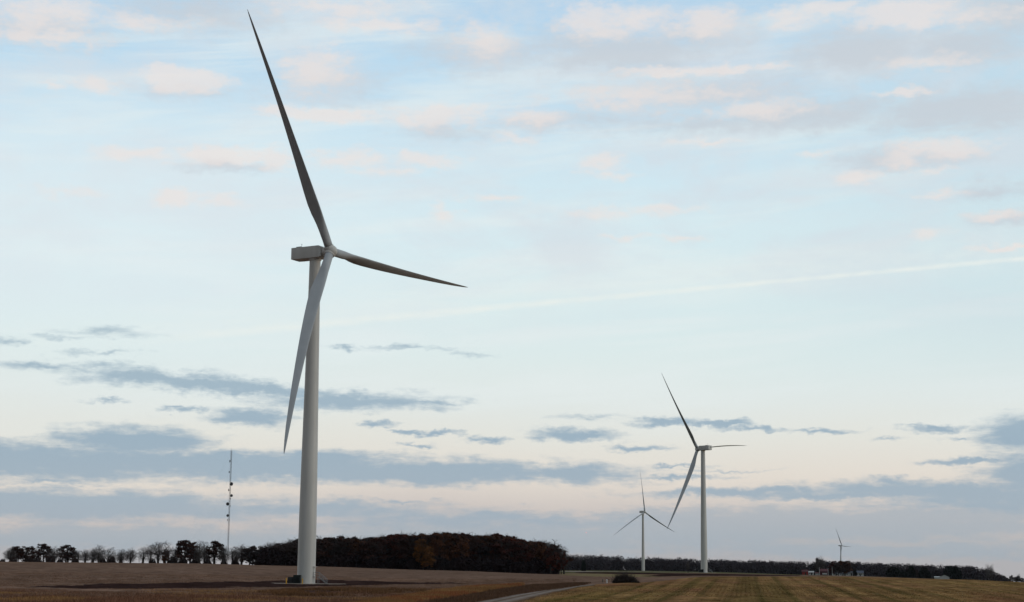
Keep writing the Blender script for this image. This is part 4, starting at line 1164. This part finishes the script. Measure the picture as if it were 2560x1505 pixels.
def trailer():
    b = at(2061.5, 1470)
    r = empty('trailer', (b[0], b[1], b[2]), -math.atan2(b[0], b[1]), 'white box trailer parked before the maroon barn', 'trailer')
    m = MB(); m.box((0, 0, 1.35), (4.0, 2.0, 1.3)); m.build('body', M['white_wall'], r, bevel=.08)
    for sx in (-.5, .5):
        m = MB(); m.tube((sx, -.9, .4), (sx, .9, .4), .38, .38, 14); m.build('wheel', M['dark_metal'], r)
    m = MB(); m.tube((2, 0, .7), (3.1, 0, .55), .07, .07, 5); m.build('drawbar', M['dark_metal'], r)
trailer()
for (x, t, lab) in ((2048.6, 1418, 'utility pole at the left corner of the maroon barn'), (2070, 1421, 'utility pole at the right corner of the maroon barn'), (2080.5, 1417, 'utility pole left of the long white farmhouse')):
    d_ = 1465.0; b = at(x, d_); r = ray(x, t); zt = EYE + r[2] / math.hypot(r[0], r[1]) * d_ - b[2]
    o = empty('utility_pole', b, 0, lab, 'utility pole', 'utility poles at the farm')
    m = MB(); m.tube((0, 0, -.5), (0, 0, zt), .16, .11, 8); m.build('post', M['dish_pale'], o)
    m = MB(); m.box((0, 0, zt - .6), (1.8, .12, .12)); m.build('crossarm', M['wood_pole'], o)

# ------------------------------------------------------------------ brush pile, posts by the road
def brush_pile():
    b = ground_at(1563, 1457.5); rng = random.Random(9)
    r = empty('brush_pile', b, 0, 'dark heap of cut branches at the field corner by the road', 'brush pile')
    m = MB(); d = math.hypot(b[0], b[1]); w = 68 * d / F
    heaps = [(-.18, 0, .85, 1.4), (-.05, .2, 1.15, 1.75), (.12, -.1, .75, 1.4), (.28, .1, .3, .95), (-.36, 0, .2, .6), (.42, 0, .1, .5)]
    for i in range(1700):
        hx, hy, hzz, hr = heaps[min(int(rng.random() ** 1.2 * 6), 5)]
        v = Vector((rng.gauss(0, 1), rng.gauss(0, .8), abs(rng.gauss(.5, .7)))).normalized()
        p = Vector((hx * w, hy, hzz * .6)) + Vector((rng.gauss(0, .5), rng.gauss(0, .4), rng.gauss(0, .2))) * hr
        p.z = max(p.z, .02)
        l = hr * rng.uniform(.4, 1.25); rr = rng.choice((.018, .022, .03, .05))
        q = p + v * l; q.z += rng.uniform(-.2, .1)
        m.tube(p, q, rr, rr * .4, 3, False)
    m.build('branches', M['bark'], r)
    m = MB()
    for i in range(150):
        hx, hy, hzz, hr = heaps[rng.randrange(4)]
        v = Vector((rng.gauss(0, .55), rng.gauss(0, .4), 1)).normalized()
        p = Vector((hx * w + rng.gauss(0, .35), hy, hzz))
        m.tube(p, p + v * hr * rng.uniform(.9, 1.45), .02, .008, 3, False)
    m.build('twigs', M['twig'], r)
    nrg = np.random.RandomState(4); n = 2600
    hp = np.array(heaps)[nrg.randint(0, 6, n)]; q = nrg.normal(size=(n, 3)); q /= np.linalg.norm(q, axis=1)[:, None]; q *= nrg.random_sample((n, 1)) ** .5
    P = np.stack([hp[:, 0] * w + q[:, 0] * hp[:, 3], hp[:, 1] + q[:, 1] * hp[:, 3] * .8, np.abs(hp[:, 2] * .5 + q[:, 2] * hp[:, 3] * .75)], -1)
    u = nrg.normal(size=(n, 3)); u /= np.linalg.norm(u, axis=1)[:, None]; q = np.cross(u, nrg.normal(size=(n, 3))); q /= np.linalg.norm(q, axis=1)[:, None]
    s = nrg.uniform(.06, .17, (n, 1))
    V = np.stack([P - u * s, P + q * s * .6, P + u * s, P - q * s * .6], 1).reshape(-1, 3)
    np_mesh('dead_leaves', V, np.arange(4 * n).reshape(-1, 4), M['leaf_dark'], r)
brush_pile()
for (x, y, h, w, mk, lab) in ((1517, 1457.5, .75, .16, 'dish_pale', 'short pale post by the road left of the brush pile'), (1507, 1457, .8, .16, 'wood_pole', 'short dark post left of the pale post')):
    b = ground_at(x, y); o = empty('marker_post', b, 0, lab, 'post', 'posts by the road')
    m = MB(); m.lathe([(w, -.2), (w, h), (w * .6, h + .06)], 10); m.build('post', M[mk], o)

# ------------------------------------------------------------------ grasses, stubble and weeds
def blades(name, P, hts, cols, mat_name, label, seed, per=4, wid=.03, lean=.35):
    nrg = np.random.RandomState(seed)
    n = len(P)
    P = np.repeat(P, per, 0) + np.concatenate([nrg.normal(0, .16, (n * per, 2)), np.zeros((n * per, 1))], 1)
    hts = np.repeat(hts, per) * nrg.uniform(.55, 1.1, n * per)
    cols = np.repeat(cols, per, 0) * nrg.uniform(.7, 1.3, (n * per, 1))
    a = nrg.uniform(0, 6.283, n * per); l = nrg.normal(0, lean, (n * per, 2)) * hts[:, None]
    dx = np.stack([np.cos(a), np.sin(a), 0 * a], -1) * wid
    tip = P + np.concatenate([l, hts[:, None]], 1)
    V = np.stack([P - dx, P + dx, tip], 1).reshape(-1, 3)
    m = bpy.data.materials.new(mat_name); m.use_nodes = True; g = NG(m.node_tree); b = m.node_tree.nodes['Principled BSDF']
    b.inputs['Roughness'].default_value = .95; b.inputs['Specular IOR Level'].default_value = 0
    vc = g.n('ShaderNodeVertexColor', layer_name='land'); m.node_tree.links.new(vc.outputs['Color'], b.inputs['Base Color'])
    o = np_mesh(name, V, np.arange(len(V)).reshape(-1, 3), m)
    ca = o.data.color_attributes.new('land', 'FLOAT_COLOR', 'POINT')
    cc = np.repeat(cols, 3, 0)
    ca.data.foreach_set('color', np.hstack([cc, np.ones((len(cc), 1))]).astype(np.float32).ravel())
    return tag(o, label, 'grass', kind='stuff')
def scatter(poly, n, seed):
    nrg = np.random.RandomState(seed)
    p = np.array(poly); lo, hi = p.min(0), p.max(0)
    X = nrg.uniform(lo[0], hi[0], n); Y = nrg.uniform(lo[1], hi[1], n)
    k = inside(poly, X, Y)
    X, Y = X[k], Y[k]
    return X, Y
def field():
    # golden verge
    X, Y = scatter(Z_GOLD, 90000, 2)
    d = np.hypot(X, Y); k = (d < 420) & (fbm(X / 6, Y / 6, 71) > .38); X, Y = X[k], Y[k]
    c = C_GOLD[None] * (.55 + .9 * fbm(X / 7, Y / 7, 72))[:, None]
    red = (fbm(X / 9, Y / 9, 73) > .58)[:, None]
    c = np.where(red, np.array([.27, .11, .05]), c)
    blades('verge_grass', np.stack([X, Y, height(X, Y) - .05], -1), .35 + .55 * fbm(X / 4, Y / 4, 74), c, 'dry_verge_grass', 'golden dry grass on the verge beside the gravel road', 2, 4, .035)
    # dark weeds in the ditch
    X, Y = scatter(Z_ROADSIDE, 40000, 3)
    k = np.hypot(X, Y) < 420; X, Y = X[k], Y[k]
    c = np.array([[.105, .06, .038]]) * (.6 + .9 * fbm(X / 3, Y / 3, 75))[:, None]
    blades('ditch_weeds', np.stack([X, Y, height(X, Y) - .05], -1), .25 + .5 * fbm(X / 4, Y / 4, 76), c, 'dark_ditch_weeds', 'dark brown weeds in the ditch along the gravel road', 3, 3, .04)
    # stubble and reddish weeds of the left field
    poly = [ground_at(*p)[:2] for p in ((-40, 1530), (700, 1530), (1060, 1508), (1200, 1466), (1440, 1457), (1440, 1446), (1100, 1447), (765, 1440), (-40, 1432))]
    X, Y = scatter(poly, 210000, 4)
    m = ~inside(Z_DARK, X, Y) & ~inside(Z_GOLD, X, Y) & ~inside(Z_ROADSIDE, X, Y) & ~inside(Z_APRON, X, Y)
    d = np.hypot(X, Y); m &= (np.random.RandomState(8).random_sample(len(X)) < np.clip(1.25 - d / 520, .15, 1)) & (np.hypot(X - B1[0], Y - B1[1]) > 9)
    X, Y, d = X[m], Y[m], d[m]
    wd = np.clip((fbm(X / 14, Y / 22, 17) - .35) * 4, 0, 1) * np.clip((330 - d) / 90, 0, 1)
    c = (C_STUB2[None] * (1 - wd[:, None]) + np.array([[.18, .092, .058]]) * wd[:, None]) * (.75 + .5 * fbm(X / 6, Y / 6, 77))[:, None]
    gold = (fbm(X / 11 + 5, Y / 14, 79) > .60) & (d < 300)
    c = np.where(gold[:, None], np.array([.28, .16, .07]), c)
    blades('stubble', np.stack([X, Y, height(X, Y) - .04], -1), .12 + .16 * fbm(X / 3, Y / 3, 78) + .30 * wd, c, 'bean_stubble', 'brown crop stubble with reddish weeds over the left field', 4, 3, .03)
    # weeds on the apron before the nearest turbine
    X, Y = scatter([(p[0], p[1]) for p in gpoly([(640, 1480), (735, 1473), (850, 1470), (960, 1473), (1100, 1476), (900, 1490), (700, 1490)])], 9000, 6)
    k = fbm(X / 5, Y / 5, 81) > .52; X, Y = X[k], Y[k]
    c = np.array([[.15, .08, .04]]) * (.4 + 1.1 * fbm(X / 3, Y / 3, 82))[:, None]
    blades('rough_weeds', np.stack([X, Y, height(X, Y) - .05], -1), .3 + .5 * fbm(X / 4, Y / 4, 83), c, 'rough_weeds', 'rough brown weeds on the bank in front of the nearest turbine', 6, 5, .04)
    # short sown rows of the right field
    th = math.radians(8.1); nrg = np.random.RandomState(12)
    U = np.round(nrg.uniform(-70, 110, 230000) / .75) * .75 + nrg.normal(0, .08, 230000); Wd = nrg.uniform(150, 470, 230000)
    X = U * math.cos(th) + Wd * math.sin(th); Y = -U * math.sin(th) + Wd * math.cos(th)
    d = np.hypot(X, Y); m = inside(Z_GREENFIELD, X, Y) & (np.abs(X / Y) < .33) & (nrg.random_sample(len(X)) < np.clip(1.3 - d / 420, .2, 1))
    X, Y = X[m], Y[m]
    c = zone_colour(X[None], Y[None])[0] * 1.12
    blades('sown_rows', np.stack([X, Y, height(X, Y) - .03], -1), .07 + .12 * fbm(X / 3, Y / 3, 85), c, 'sown_rows', 'short tan and green growth in rows over the right field', 12, 3, .028)
    # clods of the dark tilled strip
field()

# ------------------------------------------------------------------ haze
def haze():
    m = bpy.data.materials.new('haze'); m.use_nodes = True
    nt = m.node_tree; nt.nodes.clear()
    v = nt.nodes.new('ShaderNodeVolumePrincipled'); o = nt.nodes.new('ShaderNodeOutputMaterial')
    v.inputs['Color'].default_value = (.86, .90, 1.0, 1)
    v.inputs['Density'].default_value = HAZE
    v.inputs['Anisotropy'].default_value = 0.2
    nt.links.new(v.outputs[0], o.inputs['Volume'])
    b = MB(); b.box((0, 0, 30), (34000, 34000, 280))
    return tag(b.build('haze', m), kind='stuff')
HAZE = 1.0e-5
haze()
